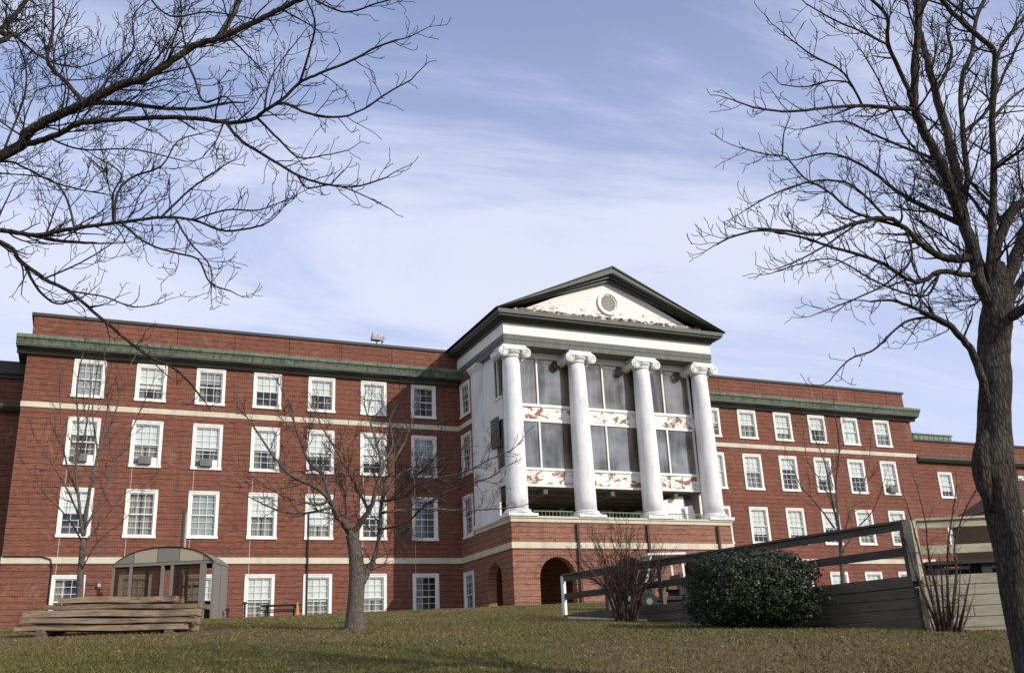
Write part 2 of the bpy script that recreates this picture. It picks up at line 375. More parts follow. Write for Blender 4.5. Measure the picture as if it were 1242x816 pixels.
def ground():
    us = sorted(set([round(x, 2) for x in list(np.arange(-40, 45, 0.6))] + [-1500, -600, -250, -120, -70, 70, 120, 250, 600, 1500]))
    vs = sorted(set([round(x, 2) for x in list(np.arange(0, 60, 0.6))] + [-1500, -400, -120, -40, -15, -5, 75, 100, 160, 400, 1000, 2500]))
    V = []; Fc = []
    for v in vs:
        for u in us:
            p = UV(u, v); z = gz(p.x, p.y)
            if -30 < u < 34 and 0 < v < 44: z += 0.02*math.sin(u*1.7+v*0.9)*math.sin(v*1.3-u*0.4)
            V.append((p.x, p.y, z))
    nu = len(us)
    for j in range(len(vs)-1):
        for i in range(nu-1): a = j*nu+i; Fc.append((a, a+1, a+nu+1, a+nu))
    mb = MB(); mb.v = V; mb.f = Fc; mb.n = len(V)
    return tag(mb.build('lawn', M['lawn'], smooth=True), kind='structure')
ground()
# path edge in front of the bushes
mb = MB()
A = [(690, 744, 27.6), (735, 746.5, 26.8), (790, 748, 26.2)]
P_ = [at(*a) for a in A]
for a, b in zip(P_[:-1], P_[1:]):
    a = Vector((a.x, a.y, gz(a.x, a.y)+0.0)); b = Vector((b.x, b.y, gz(b.x, b.y)+0.0)); mb.bar(a, b, 0.14, 0.12)
tag(mb.build('concrete_kerb', M['stone']), kind='structure')

# ------------------------------------------------------------------ main building
B = empty('brick_building', (35, 0, 0))
tag(B, 'long four storey red brick building with green cornice and white columned portico', 'building')
def W(x): return x-35
def PO(o):  # parts are modelled in world coordinates, then shifted under the building's base
    o.location.x -= 35; return o
def clusters(mb, tol=0.05):
    """groups of faces that touch each other, so that separate pieces become separate parts"""
    par = list(range(mb.n))
    def fd(a):
        while par[a] != a: par[a] = par[par[a]]; a = par[a]
        return a
    key = {}
    for i, v in enumerate(mb.v):
        k = (round(v[0], 3), round(v[1], 3), round(v[2], 3))
        if k in key: par[fd(i)] = fd(key[k])
        else: key[k] = i
    for f in mb.f:
        for a in f[1:]: par[fd(a)] = fd(f[0])
    bb = {}
    for i, v in enumerate(mb.v):
        r_ = fd(i)
        if r_ in bb:
            b = bb[r_]
            for k in range(3): b[k] = min(b[k], v[k]); b[k+3] = max(b[k+3], v[k])
        else: bb[r_] = [*v, *v]
    ks = list(bb)
    for i, a in enumerate(ks):
        for b in ks[i+1:]:
            A_, B_ = bb[a], bb[b]
            if all(A_[k]-tol <= B_[k+3] and B_[k]-tol <= A_[k+3] for k in range(3)): par[fd(a)] = fd(b)
    out_ = {}
    for f in mb.f: out_.setdefault(fd(f[0]), []).append(f)
    return list(out_.values())
def split_build(mb, name, mat, parent, **k):
    cl = clusters(mb); res = []
    for fs in cl:
        m2 = MB(); mp_ = {}
        for f in fs:
            for a in f:
                if a not in mp_: mp_[a] = len(m2.v); m2.v.append(mb.v[a])
            m2.f.append(tuple(mp_[a] for a in f))
        m2.n = len(m2.v); res.append(m2.build(name, mat, parent, **k))
    return res
def part(mb, name, mat, **k):
    res = [PO(o) for o in split_build(mb, name, mat, B, **k)]
    return res[0]

def wall_strip(mb, a0, a1, z0, z1, holes, fn, depth=0.14):
    """wall in the plane fn(a, d, z) with rectangular holes (a0,a1,z0,z1) and their reveals"""
    As = sorted(set([a0, a1] + [h[0] for h in holes] + [h[1] for h in holes])); Zs = sorted(set([z0, z1] + [h[2] for h in holes] + [h[3] for h in holes]))
    As = [a for a in As if a0 <= a <= a1]; Zs = [z for z in Zs if z0 <= z <= z1]
    for i in range(len(As)-1):
        for j in range(len(Zs)-1):
            am, zm = (As[i]+As[i+1])/2, (Zs[j]+Zs[j+1])/2
            if any(h[0] < am < h[1] and h[2] < zm < h[3] for h in holes): continue
            mb.poly([fn(As[i], 0, Zs[j]), fn(As[i+1], 0, Zs[j]), fn(As[i+1], 0, Zs[j+1]), fn(As[i], 0, Zs[j+1])])
    for h in holes:
        a, b, c, d_ = h
        for (p, q) in (((a, c), (b, c)), ((b, c), (b, d_)), ((b, d_), (a, d_)), ((a, d_), (a, c))):
            mb.poly([fn(p[0], 0, p[1]), fn(q[0], 0, q[1]), fn(q[0], depth, q[1]), fn(p[0], depth, p[1])])
front = lambda a, d, z: (a, d, z)
sideL = lambda a, d, z: (27.95+d, a, z)     # wall facing -x, a = y
sideR = lambda a, d, z: (42.05-d, a, z)
ROWS = {4: (12.08, 14.15), 3: (8.44, 10.96), 2: (4.72, 7.23), 1: (0.30, 2.82)}
LX = [6.75+3.15*k for k in range(7)]; RX = [46.80+3.15*k for k in range(6)]
ins = 0.13
holeF = lambda x, r: (x-0.8+ins, x+0.8-ins, ROWS[r][0]+ins, ROWS[r][1]-ins)
mb = MB()
wall_strip(mb, 3.65, 27.95, -0.6, 14.6, [holeF(x, r) for x in LX for r in ROWS], front)
wall_strip(mb, 42.05, 65.6, -0.6, 14.6, [holeF(x, r) for x in RX for r in ROWS], front)
PORCHW = [(29.9, 5.35, 6.75), (32.2, 5.35, 6.75), (35.0, 5.2, 6.85), (37.9, 5.35, 6.75), (40.2, 5.35, 6.75)]
wall_strip(mb, 27.95, 42.05, -0.6, 14.6, [(x-0.4, x+0.4, a+.1, b-.1) for x, a, b in PORCHW], front)
SW = (-0.42, -2.02)
wall_strip(mb, -2.25, 0, 4.75, 14.7, [(SW[1]+ins, SW[0]-ins, ROWS[r][0]+ins if r > 2 else 4.85, ROWS[r][1]-ins) for r in (2, 3, 4)], sideL)
wall_strip(mb, -2.25, 0, 4.75, 14.7, [(SW[1]+ins, SW[0]-ins, ROWS[r][0]+ins if r > 2 else 4.85, ROWS[r][1]-ins) for r in (2, 3, 4)], sideR)
mb.box(3.65, 0.001, -0.6, 3.651, 14, 14.6); mb.box(65.6, 0.001, -0.6, 65.601, 14, 14.6); mb.box(3.65, 14, -0.6, 65.6, 14.2, 14.6)
part(mb, 'wall', M['brick'])
mb = MB()   # parapet
mb.box(3.75, 0.2, 14.6, 28.6, 0.5, 16.5); mb.box(41.4, 0.2, 14.6, 65.5, 0.5, 16.5); mb.box(3.75, 0.5, 14.6, 4.05, 14, 16.5); mb.box(65.2, 0.5, 14.6, 65.5, 14, 16.5)
mb.box(4.05, 13.7, 14.6, 65.2, 14, 16.5)
part(mb, 'parapet', M['brick'])
mb = MB()
mb.box(3.63, 0.1, 16.5, 28.7, 0.6, 16.66); mb.box(41.3, 0.1, 16.5, 65.62, 0.6, 16.66); mb.box(3.63, 0.6, 16.5, 4.15, 14.1, 16.66); mb.box(65.1, 0.6, 16.5, 65.62, 14.1, 16.66)
part(mb, 'parapet_cap', M['roofdk'])
mb = MB(); mb.box(4.05, 0.5, 15.2, 65.2, 13.7, 15.4); part(mb, 'flat_roof', M['roofdk'])
def cornice(x0, x1, name):
    lo = [(0, 14.25), (-0.20, 14.25), (-0.22, 14.42), (-0.40, 14.46), (-0.62, 14.52), (-0.62, 14.62), (0, 14.62)]
    hi = [(0.198, 14.622), (-0.64, 14.622), (-0.66, 14.70), (-0.74, 14.86), (-0.83, 14.93), (-0.85, 15.08), (-0.78, 15.12), (0.198, 15.46)]
    m1 = MB(); m1.prism(lo, lambda p: (x0, p[0]-0.002, p[1]), lambda p: (x1, p[0]-0.002, p[1]))
    part(m1, 'cornice_soffit', M['dkgreen'])
    m2 = MB(); m2.prism(hi, lambda p: (x0-0.06, p[0], p[1]), lambda p: (x1+0.06, p[0], p[1]))
    part(m2, 'cornice', M['copper'])
cornice(3.15, 27.9, 'l'); cornice(42.1, 66.0, 'r')
mb = MB(); mb.box(3.2, 0.2, 14.3, 3.64, 14, 15.1); mb.box(65.61, 0.2, 14.3, 65.95, 14, 15.1); part(mb, 'cornice', M['dkgreen'])
mb = MB()   # upper stone band
mb.box(3.62, -0.04, 11.40, 27.9, 0.02, 11.69); mb.box(42.1, -0.04, 11.40, 65.63, 0.02, 11.69); mb.box(27.91, -2.25, 11.40, 27.97, -0.04, 11.69); mb.box(42.03, -2.25, 11.40, 42.09, -0.04, 11.69)
part(mb, 'stone_band', M['stone'])
mb = MB()
mb.box(3.62, -0.05, 3.40, 27.89, 0.02, 3.72); mb.box(42.11, -0.05, 3.40, 65.63, 0.02, 3.72)
mb.box(27.895, -7.40, 3.40, 27.965, -0.05, 3.72); mb.box(42.035, -7.40, 3.40, 42.105, -0.05, 3.72); mb.box(27.895, -7.41, 3.40, 42.105, -7.345, 3.72)
part(mb, 'stone_band', M['stone'])

# podium with arches
def arch_wall(mb, a0, a1, z0, z1, arches, fn, depth=0.5, rects=()):
    """arches: (centre, half width, springing z)"""
    cuts = [a0]
    for c, hw, sz in sorted(arches):
        wall_strip(mb, cuts[-1], c-hw, z0, z1, [r for r in rects if cuts[-1] < r[0] < c-hw], fn)
        K = 14
        for i in range(K):
            t0, t1 = math.pi*(1-i/K), math.pi*(1-(i+1)/K)
            xa, xb = c+hw*math.cos(t0), c+hw*math.cos(t1); za, zb = sz+hw*math.sin(t0), sz+hw*math.sin(t1)
            mb.poly([fn(xa, 0, za), fn(xb, 0, zb), fn(xb, 0, z1), fn(xa, 0, z1)])
            mb.poly([fn(xa, 0, za), fn(xa, depth, za), fn(xb, depth, zb), fn(xb, 0, zb)])
        for s_ in (-1, 1): mb.poly([fn(c+s_*hw, 0, z0), fn(c+s_*hw, depth, z0), fn(c+s_*hw, depth, sz), fn(c+s_*hw, 0, sz)])
        cuts.append(c+hw)
    wall_strip(mb, cuts[-1], a1, z0, z1, [r for r in rects if cuts[-1] < r[0] < a1], fn)
mb = MB()
pf = lambda a, d, z: (a, -7.35+d, z)
AR = [(30.55, 1.08, 1.88), (35.0, 1.08, 1.88), (39.45, 1.08, 1.88)]
arch_wall(mb, 27.95, 42.05, -0.8, 4.75, AR, pf)
srect = (-1.8+ins, -0.2-ins, 0.30+ins, 2.82-ins)
arch_wall(mb, -7.35, 0, -0.8, 4.75, [(-4.85, 0.98, 1.95)], sideL, 0.5, [srect])
arch_wall(mb, -7.35, 0, -0.8, 4.75, [(-4.85, 0.98, 1.95)], sideR, 0.5)
arch_wall(mb, 28.45, 41.55, -0.8, 4.7, AR, lambda a, d, z: (a, -6.85-d*0.001, z), 0.5)
arch_wall(mb, -6.85, 0, -0.8, 4.7, [(-4.85, 0.98, 1.95)], lambda a, d, z: (28.45+d*0.001, a, z), 0.5)
part(mb, 'podium_wall', M['brickp'])
mb = MB()   # arch rims of header bricks
for c, hw, sz in AR:
    for i in range(18):
        t0, t1 = math.pi*i/18+0.01, math.pi*(i+1)/18-0.01
        P4 = [(c+r_*math.cos(t_), -7.372, sz+r_*math.sin(t_)) for r_, t_ in ((hw, t0), (hw, t1), (hw+0.28, t1), (hw+0.28, t0))]
        Q4 = [(x, -7.34, z) for x, y, z in P4]; mb.poly(P4)
        for k in range(4): mb.poly([P4[k], Q4[k], Q4[(k+1) % 4], P4[(k+1) % 4]])
part(mb, 'arch_rim', M['brickp'])
mb = MB(); mb.box(28.0, -7.3, -0.3, 42.0, 0, 0.04); part(mb, 'podium_floor', M['stone'])
mb = MB()   # stylobate
mb.box(27.90, -7.42, 4.78, 42.12, -2.25, 5.08); mb.box(27.84, -7.48, 4.98, 42.18, -2.25, 5.10); mb.box(27.97, -2.25, 4.7, 42.03, -0.02, 5.06)
part(mb, 'porch_floor', M['stone'], bev=0.015)
mb = MB()
for x in (31.85, 36.3, 41.05): mb.box(x-0.07, -7.50, 0.0, x+0.07, -7.415, 4.75)
part(mb, 'downpipe', M['dkred'])
mb = MB(); mb.tube([(18.75, -0.09, 0), (18.75, -0.09, 3.2), (18.75, -0.12, 3.35), (18.75, -0.12, 3.8), (18.75, -0.09, 4.0), (18.75, -0.09, 6.2)], 0.045, 8); part(mb, 'downpipe', M['black'])
mb = MB(); mb.tube([(3.7, -0.1, 3.74), (5.4, -0.1, 3.74), (5.85, -0.1, 3.6), (5.95, -0.07, 3.2), (5.95, -0.07, 0.4)], 0.035, 6); part(mb, 'cable', M['black'])

# columns
def column(cx, cyy, name='column'):
    s = MB(); prof = []
    for i in range(13):
        h = i/12; r_ = 0.605 - 0.115*(h**1.7); prof.append((r_, 5.42+h*(14.16-5.42)))
    s.lathe(prof, cx, cyy, 40)
    c_ = part(s, name, M['column'], smooth=True)
    b = MB(); b.box(cx-0.86, cyy-0.80, 5.085, cx+0.86, cyy+0.80, 5.24); b.lathe([(0.78, 5.24), (0.83, 5.28), (0.83, 5.33), (0.78, 5.37), (0.70, 5.38), (0.70, 5.40), (0.74, 5.42), (0.74, 5.46), (0.66, 5.50), (0.64, 5.52)], cx, cyy, 36)
    ob = b.build('column_base', M['column'], c_); ob.location = (0, 0, 0)
    k = MB()
    k.lathe([(0.53, 14.08), (0.56, 14.10), (0.56, 14.13), (0.53, 14.15), (0.55, 14.22), (0.66, 14.34), (0.68, 14.42)], cx, cyy, 32)
    k.box(cx-0.78, cyy-0.62, 14.60, cx+0.78, cyy+0.62, 14.66); k.box(cx-0.72, cyy-0.60, 14.66, cx+0.72, cyy+0.60, 14.748)
    for sgn in (-1, 1):
        vx = cx+sgn*0.70; vz = 14.32
        # bolster, pinched in the middle
        for (rr, yy0, yy1) in ((0.285, -0.66, -0.50), (0.24, -0.50, -0.25), (0.20, -0.25, 0.25), (0.24, 0.25, 0.50), (0.285, 0.50, 0.66)):
            k.tube([(vx, cyy+yy0, vz), (vx, cyy+yy1, vz)], rr, 24)
        for fy in (-0.66, 0.66):      # spiral relief
            pts = []; rad = []
            for i in range(46):
                th = i/46*4.6*math.pi; rr = 0.262*(1-i/46*0.82); pts.append((vx - sgn*rr*math.sin(th)*1.0, cyy+fy*1.02, vz+rr*math.cos(th))); rad.append(0.036*(1-i/70))
            k.tube(pts, rad, 5)
            k.tube([(vx, cyy+fy*1.0, vz), (vx, cyy+fy*1.07, vz)], 0.05, 10)
    for fy in (-0.665, 0.665):  # canalis between the volutes
        k.box(cx-0.70, cyy+fy-0.03, 14.44, cx+0.70, cyy+fy+0.03, 14.602); k.box(cx-0.70, cyy+fy*0.9-0.06, 14.42, cx+0.70, cyy+fy*0.9+0.06, 14.602)
    k.box(cx-0.70, cyy-0.6, 14.42, cx+0.70, cyy+0.6, 14.60)
    ok = k.build('capital', M['column'], c_)
COLX = [28.62, 32.83, 37.22, 41.38]
for x in COLX: column(x, -6.75)
# corner pilasters
for sx in (0, 1):
    f_ = (lambda x: x) if sx == 0 else (lambda x: 70-x)
    def bx(mb, x0, y0, z0, x1, y1, z1):
        a, b = sorted((f_(x0), f_(x1))); mb.box(a, y0, z0, b, y1, z1)
    mb = MB(); bx(mb, 27.93, -3.45, 5.30, 29.0, -2.252, 14.35); bx(mb, 27.86, -3.53, 5.09, 29.0, -2.20, 5.30)
    bx(mb, 27.88, -3.50, 14.35, 29.0, -2.20, 14.47); bx(mb, 27.82, -3.56, 14.47, 29.0, -2.14, 14.60); bx(mb, 27.76, -3.62, 14.60, 29.0, -2.08, 14.748)
    part(mb, 'pilaster', M['column'])
    mb = MB()   # white panelled side wall with an opening at the porch corner
    bx(mb, 28.25, -5.10, 5.09, 28.40, -3.45, 14.741); bx(mb, 28.25, -6.15, 10.75, 28.40, -5.10, 12.0); bx(mb, 28.25, -6.15, 7.0, 28.40, -5.10, 8.0)
    bx(mb, 28.2, -4.5, 5.09, 28.25, -4.42, 14.7); bx(mb, 28.17, -6.15, 11.95, 28.42, -5.05, 12.06); bx(mb, 28.20, -6.15, 14.40, 28.40, -5.10, 14.74)
    bx(mb, 28.20, -5.66, 12.06, 28.30, -5.60, 14.40)
    part(mb, 'side_panel', M['white'])
    mb = MB(); bx(mb, 28.32, -6.15, 8.0, 28.34, -5.10, 10.75); bx(mb, 28.32, -6.15, 12.06, 28.34, -5.10, 14.40); part(mb, 'side_glazing', M['mirror'])
mb = MB()
for i in range(9): mb.box(28.05, -5.55, 9.30+i*0.18, 28.20, -4.75, 9.44+i*0.18)
mb.box(28.12, -5.6, 9.24, 28.24, -4.7, 10.95); part(mb, 'louvre_panel', M['rust'])
# glazed porch box
GY = -6.2; GX0, GX1 = 28.62, 40.95
MUL = [30.5, 32.05, 33.6, 34.82, 36.45, 38.0, 39.02, 40.0]
BAY = [(28.62, 32.83), (32.83, 37.22), (37.22, 40.90)]
mb = MB()
for z0, z1 in ((14.40, 14.74), (11.50, 11.66), (10.62, 10.76), (7.84, 7.98), (6.92, 7.04)): mb.box(GX0, GY-0.10, z0, GX1, GY+0.05, z1)
for x in (30.45, 34.78, 38.98): 
    for z0, z1 in ((11.66, 14.40), (7.98, 10.62)): mb.box(x-0.05, GY-0.085, z0, x+0.05, GY+0.04, z1)
for x in (28.64, 32.83, 37.22, 40.88):
    for z0, z1 in ((11.66, 14.40), (7.98, 10.62), (7.04, 7.84), (10.76, 11.50)): mb.box(x-0.06, GY-0.09, z0, x+0.06, GY+0.045, z1)
part(mb, 'glazing_frame', M['white'])
for a, b in BAY:
    for z0, z1 in ((11.66, 14.40), (7.98, 10.62)):
        mb = MB(); mb.box(a+0.02, GY, z0, b-0.02, GY+0.02, z1); part(mb, 'glass_panel', M['mirror'])
    for z0, z1 in ((10.76, 11.50), (7.04, 7.84)):
        mb = MB(); mb.box(a+0.05, GY-0.04, z0+0.001, b-0.05, GY+0.02, z1-0.001); part(mb, 'spandrel', M['peel'])
mb = MB(); mb.box(40.90, GY+0.05, 6.95, 40.98, -0.02, 14.73); part(mb, 'side_panel', M['white'])
mb = MB(); mb.box(28.45, GY+0.05, 6.86, 40.90, -0.02, 6.94)
for y in (-5.2, -3.9, -2.6, -1.3): mb.box(28.45, y-0.1, 6.62, 40.9, y+0.1, 6.86)
for x in (30.7, 35, 39.3): mb.box(x-0.13, -6.1, 6.55, x+0.13, -0.1, 6.855)
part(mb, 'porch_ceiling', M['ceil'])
mb = MB()   # beam stubs running to the right hand column
mb.box(40.95, GY-0.1, 10.8, 41.3, GY+0.05, 11.4); mb.box(40.95, GY-0.1, 7.1, 41.3, GY+0.05, 7.7); part(mb, 'beam', M['white'])
mb = MB()   # low railing between the columns
for a, b in zip(COLX[:-1], COLX[1:]):
    mb.box(a+0.9, -6.9, 5.44, b-0.9, -6.85, 5.49); mb.box(a+0.9, -6.9, 5.16, b-0.9, -6.86, 5.19)
    x = a+0.95
    while x < b-0.9: mb.box(x, -6.89, 5.1, x+0.025, -6.865, 5.44); x += 0.22
part(mb, 'railing', M['copperg'])
mb = MB(); T = Matrix.Translation((39.2, -5.4, 5.1)) @ Matrix.Rotation(math.radians(-12), 4, 'Y')
mb.box(-0.55, -0.3, 0, 1.15, -0.24, 1.45, T); mb.box(0.9, -0.5, 0, 1.5, -0.44, 0.8, T); part(mb, 'white_board', M['white'])

# entablature and pediment
mb = MB(); mb.box(27.98, -7.33, 14.75, 42.02, 0.1, 15.05); mb.box(27.95, -7.36, 15.05, 42.05, 0.1, 15.36); part(mb, 'architrave', M['greygreen'])
mb = MB(); mb.box(27.97, -7.34, 15.361, 42.03, 0.1, 16.02); part(mb, 'frieze', M['white'])
mb = MB()
mb.box(27.85, -7.47, 16.021, 42.15, 1.6, 16.16); mb.box(27.72, -7.60, 16.16, 42.28, 1.6, 16.26); mb.box(27.47, -7.96, 16.26, 42.53, 1.6, 16.36); part(mb, 'cornice', M['dkgreen'])
mb = MB(); mb.box(27.40, -8.06, 16.361, 42.60, 1.6, 16.60); part(mb, 'cornice', M['dkgreen'])
XM = 35.0; APZ = 20.10; EAV = 16.62; EX = 7.72
slope = (APZ-EAV)/EX
def rake(mb, y0, y1, t0, t1, ex=EX):
    """band following both slopes, between t0 and t1 below the roof line (vertical)"""
    for s_ in (-1, 1):
        A_ = [(XM+s_*ex, EAV - t0 + (EX-ex)*slope), (XM, APZ-t0), (XM, APZ-t1), (XM+s_*ex, EAV-t1+(EX-ex)*slope)]
        A_ = [(x, max(z, 16.60)) for x, z in A_]
        mb.prism(A_, lambda p: (p[0], y0, p[1]), lambda p: (p[0], y1, p[1]))
mb = MB(); rake(mb, -8.18, 8.0, 0.0, 0.10, EX+0.06); part(mb, 'roof', M['roofdk'])
mb = MB(); rake(mb, -8.10, -7.2, 0.101, 0.44); part(mb, 'raking_cornice', M['greygreen'])
mb = MB(); rake(mb, -7.80, -7.2, 0.441, 0.62); rake(mb, -7.58, -7.2, 0.62, 0.80); part(mb, 'raking_cornice', M['dkgreen'])
mb = MB(); mb.prism([(XM-6.6, 16.59), (XM+6.6, 16.59), (XM, 16.59+6.6*slope)], lambda p: (p[0], -7.30, p[1]), lambda p: (p[0], -7.1, p[1])); part(mb, 'tympanum', M['peel2'])
mb = MB(); mb.prism([(XM-EX+0.3, 16.59), (XM+EX-0.3, 16.59), (XM, APZ-0.15)], lambda p: (p[0], 7.7, p[1]), lambda p: (p[0], 7.9, p[1])); part(mb, 'gable_wall', M['brick'])
mb = MB()   # decayed sill strip along the foot of the tympanum
for i in range(60):
    x = 28.6+i*0.213; mb.box(x, -7.46-rnd.uniform(0, .05), 16.60, x+0.2, -7.302, 16.93+rnd.uniform(0.0, 0.12))
part(mb, 'sill_strip', peel('decayed_wood', 0.40, 0.5, ((0.06, 0.04, 0.03), (0.16, 0.10, 0.06))))
mb = MB(); vc = (34.97, 17.95)
prev = None
for r0, r1, y in ((0.60, 0.74, -7.42), (0.50, 0.60, -7.36)):
    for i in range(40):
        a, b = 2*math.pi*i/40, 2*math.pi*(i+1)/40
        q = [(vc[0]+r_*math.cos(t_), vc[1]+r_*math.sin(t_)) for r_, t_ in ((r0, a), (r0, b), (r1, b), (r1, a))]
        mb.prism(q, lambda p: (p[0], y, p[1]), lambda p: (p[0], -7.31, p[1]))
rv = part(mb, 'round_vent', M['white'])
mb = MB()
for i in range(11):
    z = vc[1]-0.45+i*0.09; hw = math.sqrt(max(0.01, 0.5**2-(z-vc[1])**2)); mb.box(vc[0]-hw, -7.36, z, vc[0]+hw, -7.32, z+0.06)
mb.box(vc[0]-0.02, -7.37, vc[1]-0.5, vc[0]+0.02, -7.31, vc[1]+0.5)
mb.build('louvre', M['soffit'], rv)
mb = MB(); mb.lathe([(0.5, 0), (0.5, 0.004)], 0, 0, 30); o = mb.build('backing', M['greygreen'], rv); o.rotation_euler = (math.radians(90), 0, 0); o.location = (vc[0], -7.306, vc[1])

# control joints
for i, x in enumerate(LX):
    mb = MB(); xj = x-0.62 if i else x-0.62
    for z0, z1 in ((7.28, 8.40), (3.74, 4.68), (2.86, 3.38)): mb.box(xj, -0.006, z0, xj+0.028, 0.0005, z1)
    part(mb, 'wall_joint', M['joint'])
    mb = MB(); mb.box(x+1.2, 0.19, 15.45, x+1.235, 0.201, 16.49); part(mb, 'wall_joint', M['jointdk'])
for x in RX:
    mb = MB(); mb.box(x+1.2, 0.19, 15.45, x+1.235, 0.201, 16.49); part(mb, 'wall_joint', M['jointdk'])

# windows
MESH = {}
def window_meshes(wd, h, rows, cols):
    key = (wd, h, rows, cols)
    if key in MESH: return MESH[key]
    D = {}
    c = MB(); hw = wd/2; b = 0.17
    c.box(-hw, -0.05, 0, -hw+b, 0.10, h); c.box(hw-b, -0.05, 0, hw, 0.10, h); c.box(-hw+b, -0.048, h-b, hw-b, 0.10, h); c.box(-hw-0.03, -0.09, -0.02, hw+0.03, 0.10, 0.13)
    c.box(-hw+0.02, -0.075, h-0.06, hw-0.02, -0.045, h+0.02)
    D['window'] = (c, 'trim', 0.008)
    s = MB(); g = hw-b; zb, zt = 0.13, h-b; zm = (zb+zt)/2
    def sash(z0, z1, y):
        r_ = 0.055
        s.box(-g, y, z0, -g+r_, y+0.035, z1); s.box(g-r_, y, z0, g, y+0.035, z1); s.box(-g+r_, y, z0, g-r_, y+0.035, z0+r_); s.box(-g+r_, y, z1-r_, g-r_, y+0.035, z1)
        for i in range(1, cols): x = -g+r_+(2*g-2*r_)*i/cols; s.box(x-0.011, y+0.006, z0+r_, x+0.011, y+0.03, z1-r_)
        for j in range(1, rows): z = z0+r_+(z1-z0-2*r_)*j/rows; s.box(-g+r_, y+0.008, z-0.011, g-r_, y+0.028, z+0.011)
    sash(zm-0.03, zt, 0.015); sash(zb, zm+0.03, 0.055); D['sash'] = (s, 'trim', 0)
    p = MB(); p.poly([(-g+0.01, 0.034, zm), (g-0.01, 0.034, zm), (g-0.01, 0.034, zt), (-g+0.01, 0.034, zt)]); p.poly([(-g+0.01, 0.074, zb), (g-0.01, 0.074, zb), (g-0.01, 0.074, zm), (-g+0.01, 0.074, zm)])
    D['pane'] = (p, 'glass', 0)
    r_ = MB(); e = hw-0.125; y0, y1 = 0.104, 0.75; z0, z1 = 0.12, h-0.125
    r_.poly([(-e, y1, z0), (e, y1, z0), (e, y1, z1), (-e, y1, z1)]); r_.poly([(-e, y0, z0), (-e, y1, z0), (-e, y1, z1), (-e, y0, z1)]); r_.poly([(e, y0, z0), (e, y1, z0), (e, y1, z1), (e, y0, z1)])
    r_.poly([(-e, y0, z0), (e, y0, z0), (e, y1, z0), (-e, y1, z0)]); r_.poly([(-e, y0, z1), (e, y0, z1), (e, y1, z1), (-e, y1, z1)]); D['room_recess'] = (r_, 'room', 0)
    MESH[key] = {k: None for k in D}
    for k, (mm, mt, bv) in D.items():
        me = bpy.data.meshes.new(k); me.from_pydata(mm.v, [], mm.f); me.update(); me.materials.append(M[mt]); MESH[key][k] = me
    MESH[key]['_g'] = (g, zb, zt, zm)
    return MESH[key]
wrnd = random.Random(77)
def window(x, y, z, wd, h, rz=0.0, rows=3, cols=3, style=('blind_w', 0.5, None), ac=False, lbl=None):
    ms_ = window_meshes(wd, h, rows, cols); g, zb, zt, zm = ms_['_g']
    o = bpy.data.objects.new('window', ms_['window']); col.objects.link(o); o.parent = B; o.location = (x-35, y, z); o.rotation_euler = (0, 0, rz)
    if lbl: o['label'] = lbl
    for k in ('sash', 'pane', 'room_recess'):
        c = bpy.data.objects.new(k, ms_[k]); col.objects.link(c); c.parent = o
    mt, cover, cur = style
    if 0.2 < cover < 0.9: cover = min(0.95, max(0.25, cover+wrnd.choice([0, 0, 0.02, -0.08, 0.12, -0.15, 0.2])))
    if cover > 0:
        mb = MB(); zc = zt-(zt-zb)*cover; n_ = 9
        for i in range(n_):
            xa, xb = -g+2*g*i/n_, -g+2*g*(i+1)/n_; mb.poly([(xa, 0.13+0.006*(i % 2), zc), (xb, 0.13+0.006*((i+1) % 2), zc), (xb, 0.13+0.006*((i+1) % 2), zt), (xa, 0.13+0.006*(i % 2), zt)])
        mb.box(-g, 0.12, zc-0.02, g, 0.14, zc)
        mb.build('blind', M[mt], o)
    if cur:
        mb = MB()
        if cur in ('both', 'curtain_d2'):
            spans = ((-g, -g*0.45), (g*0.5, g))
        elif cur == 'full': spans = ((-g, -0.04), (0.04, g))
        else: spans = ((-g, -g*0.2),)
        for a, b in spans:
            k = 14
            for i in range(k):
                xa, xb = a+(b-a)*i/k, a+(b-a)*(i+1)/k; ya, yb = 0.2+0.03*(i % 2), 0.2+0.03*((i+1) % 2)
                mb.poly([(xa, ya, zb), (xb, yb, zb), (xb, yb, zt), (xa, ya, zt)])
        mb.build('curtain', M['curtain_d' if cur == 'curtain_d2' else 'curtain'], o)
    if ac:
        mb = MB(); mb.box(-0.34, -0.30, zb+0.02, 0.30, 0.12, zb+0.42)
        for i in range(7): mb.box(-0.30, -0.312, zb+0.06+i*0.05, 0.12, -0.30, zb+0.075+i*0.05)
        mb.build('air_conditioner', M['rust'], o)
        mb = MB(); mb.box(0.30, 0.02, zb+0.02, g, 0.05, zb+0.42); mb.build('filler_panel', M['white'], o)
    return o
rr = random.Random(21)
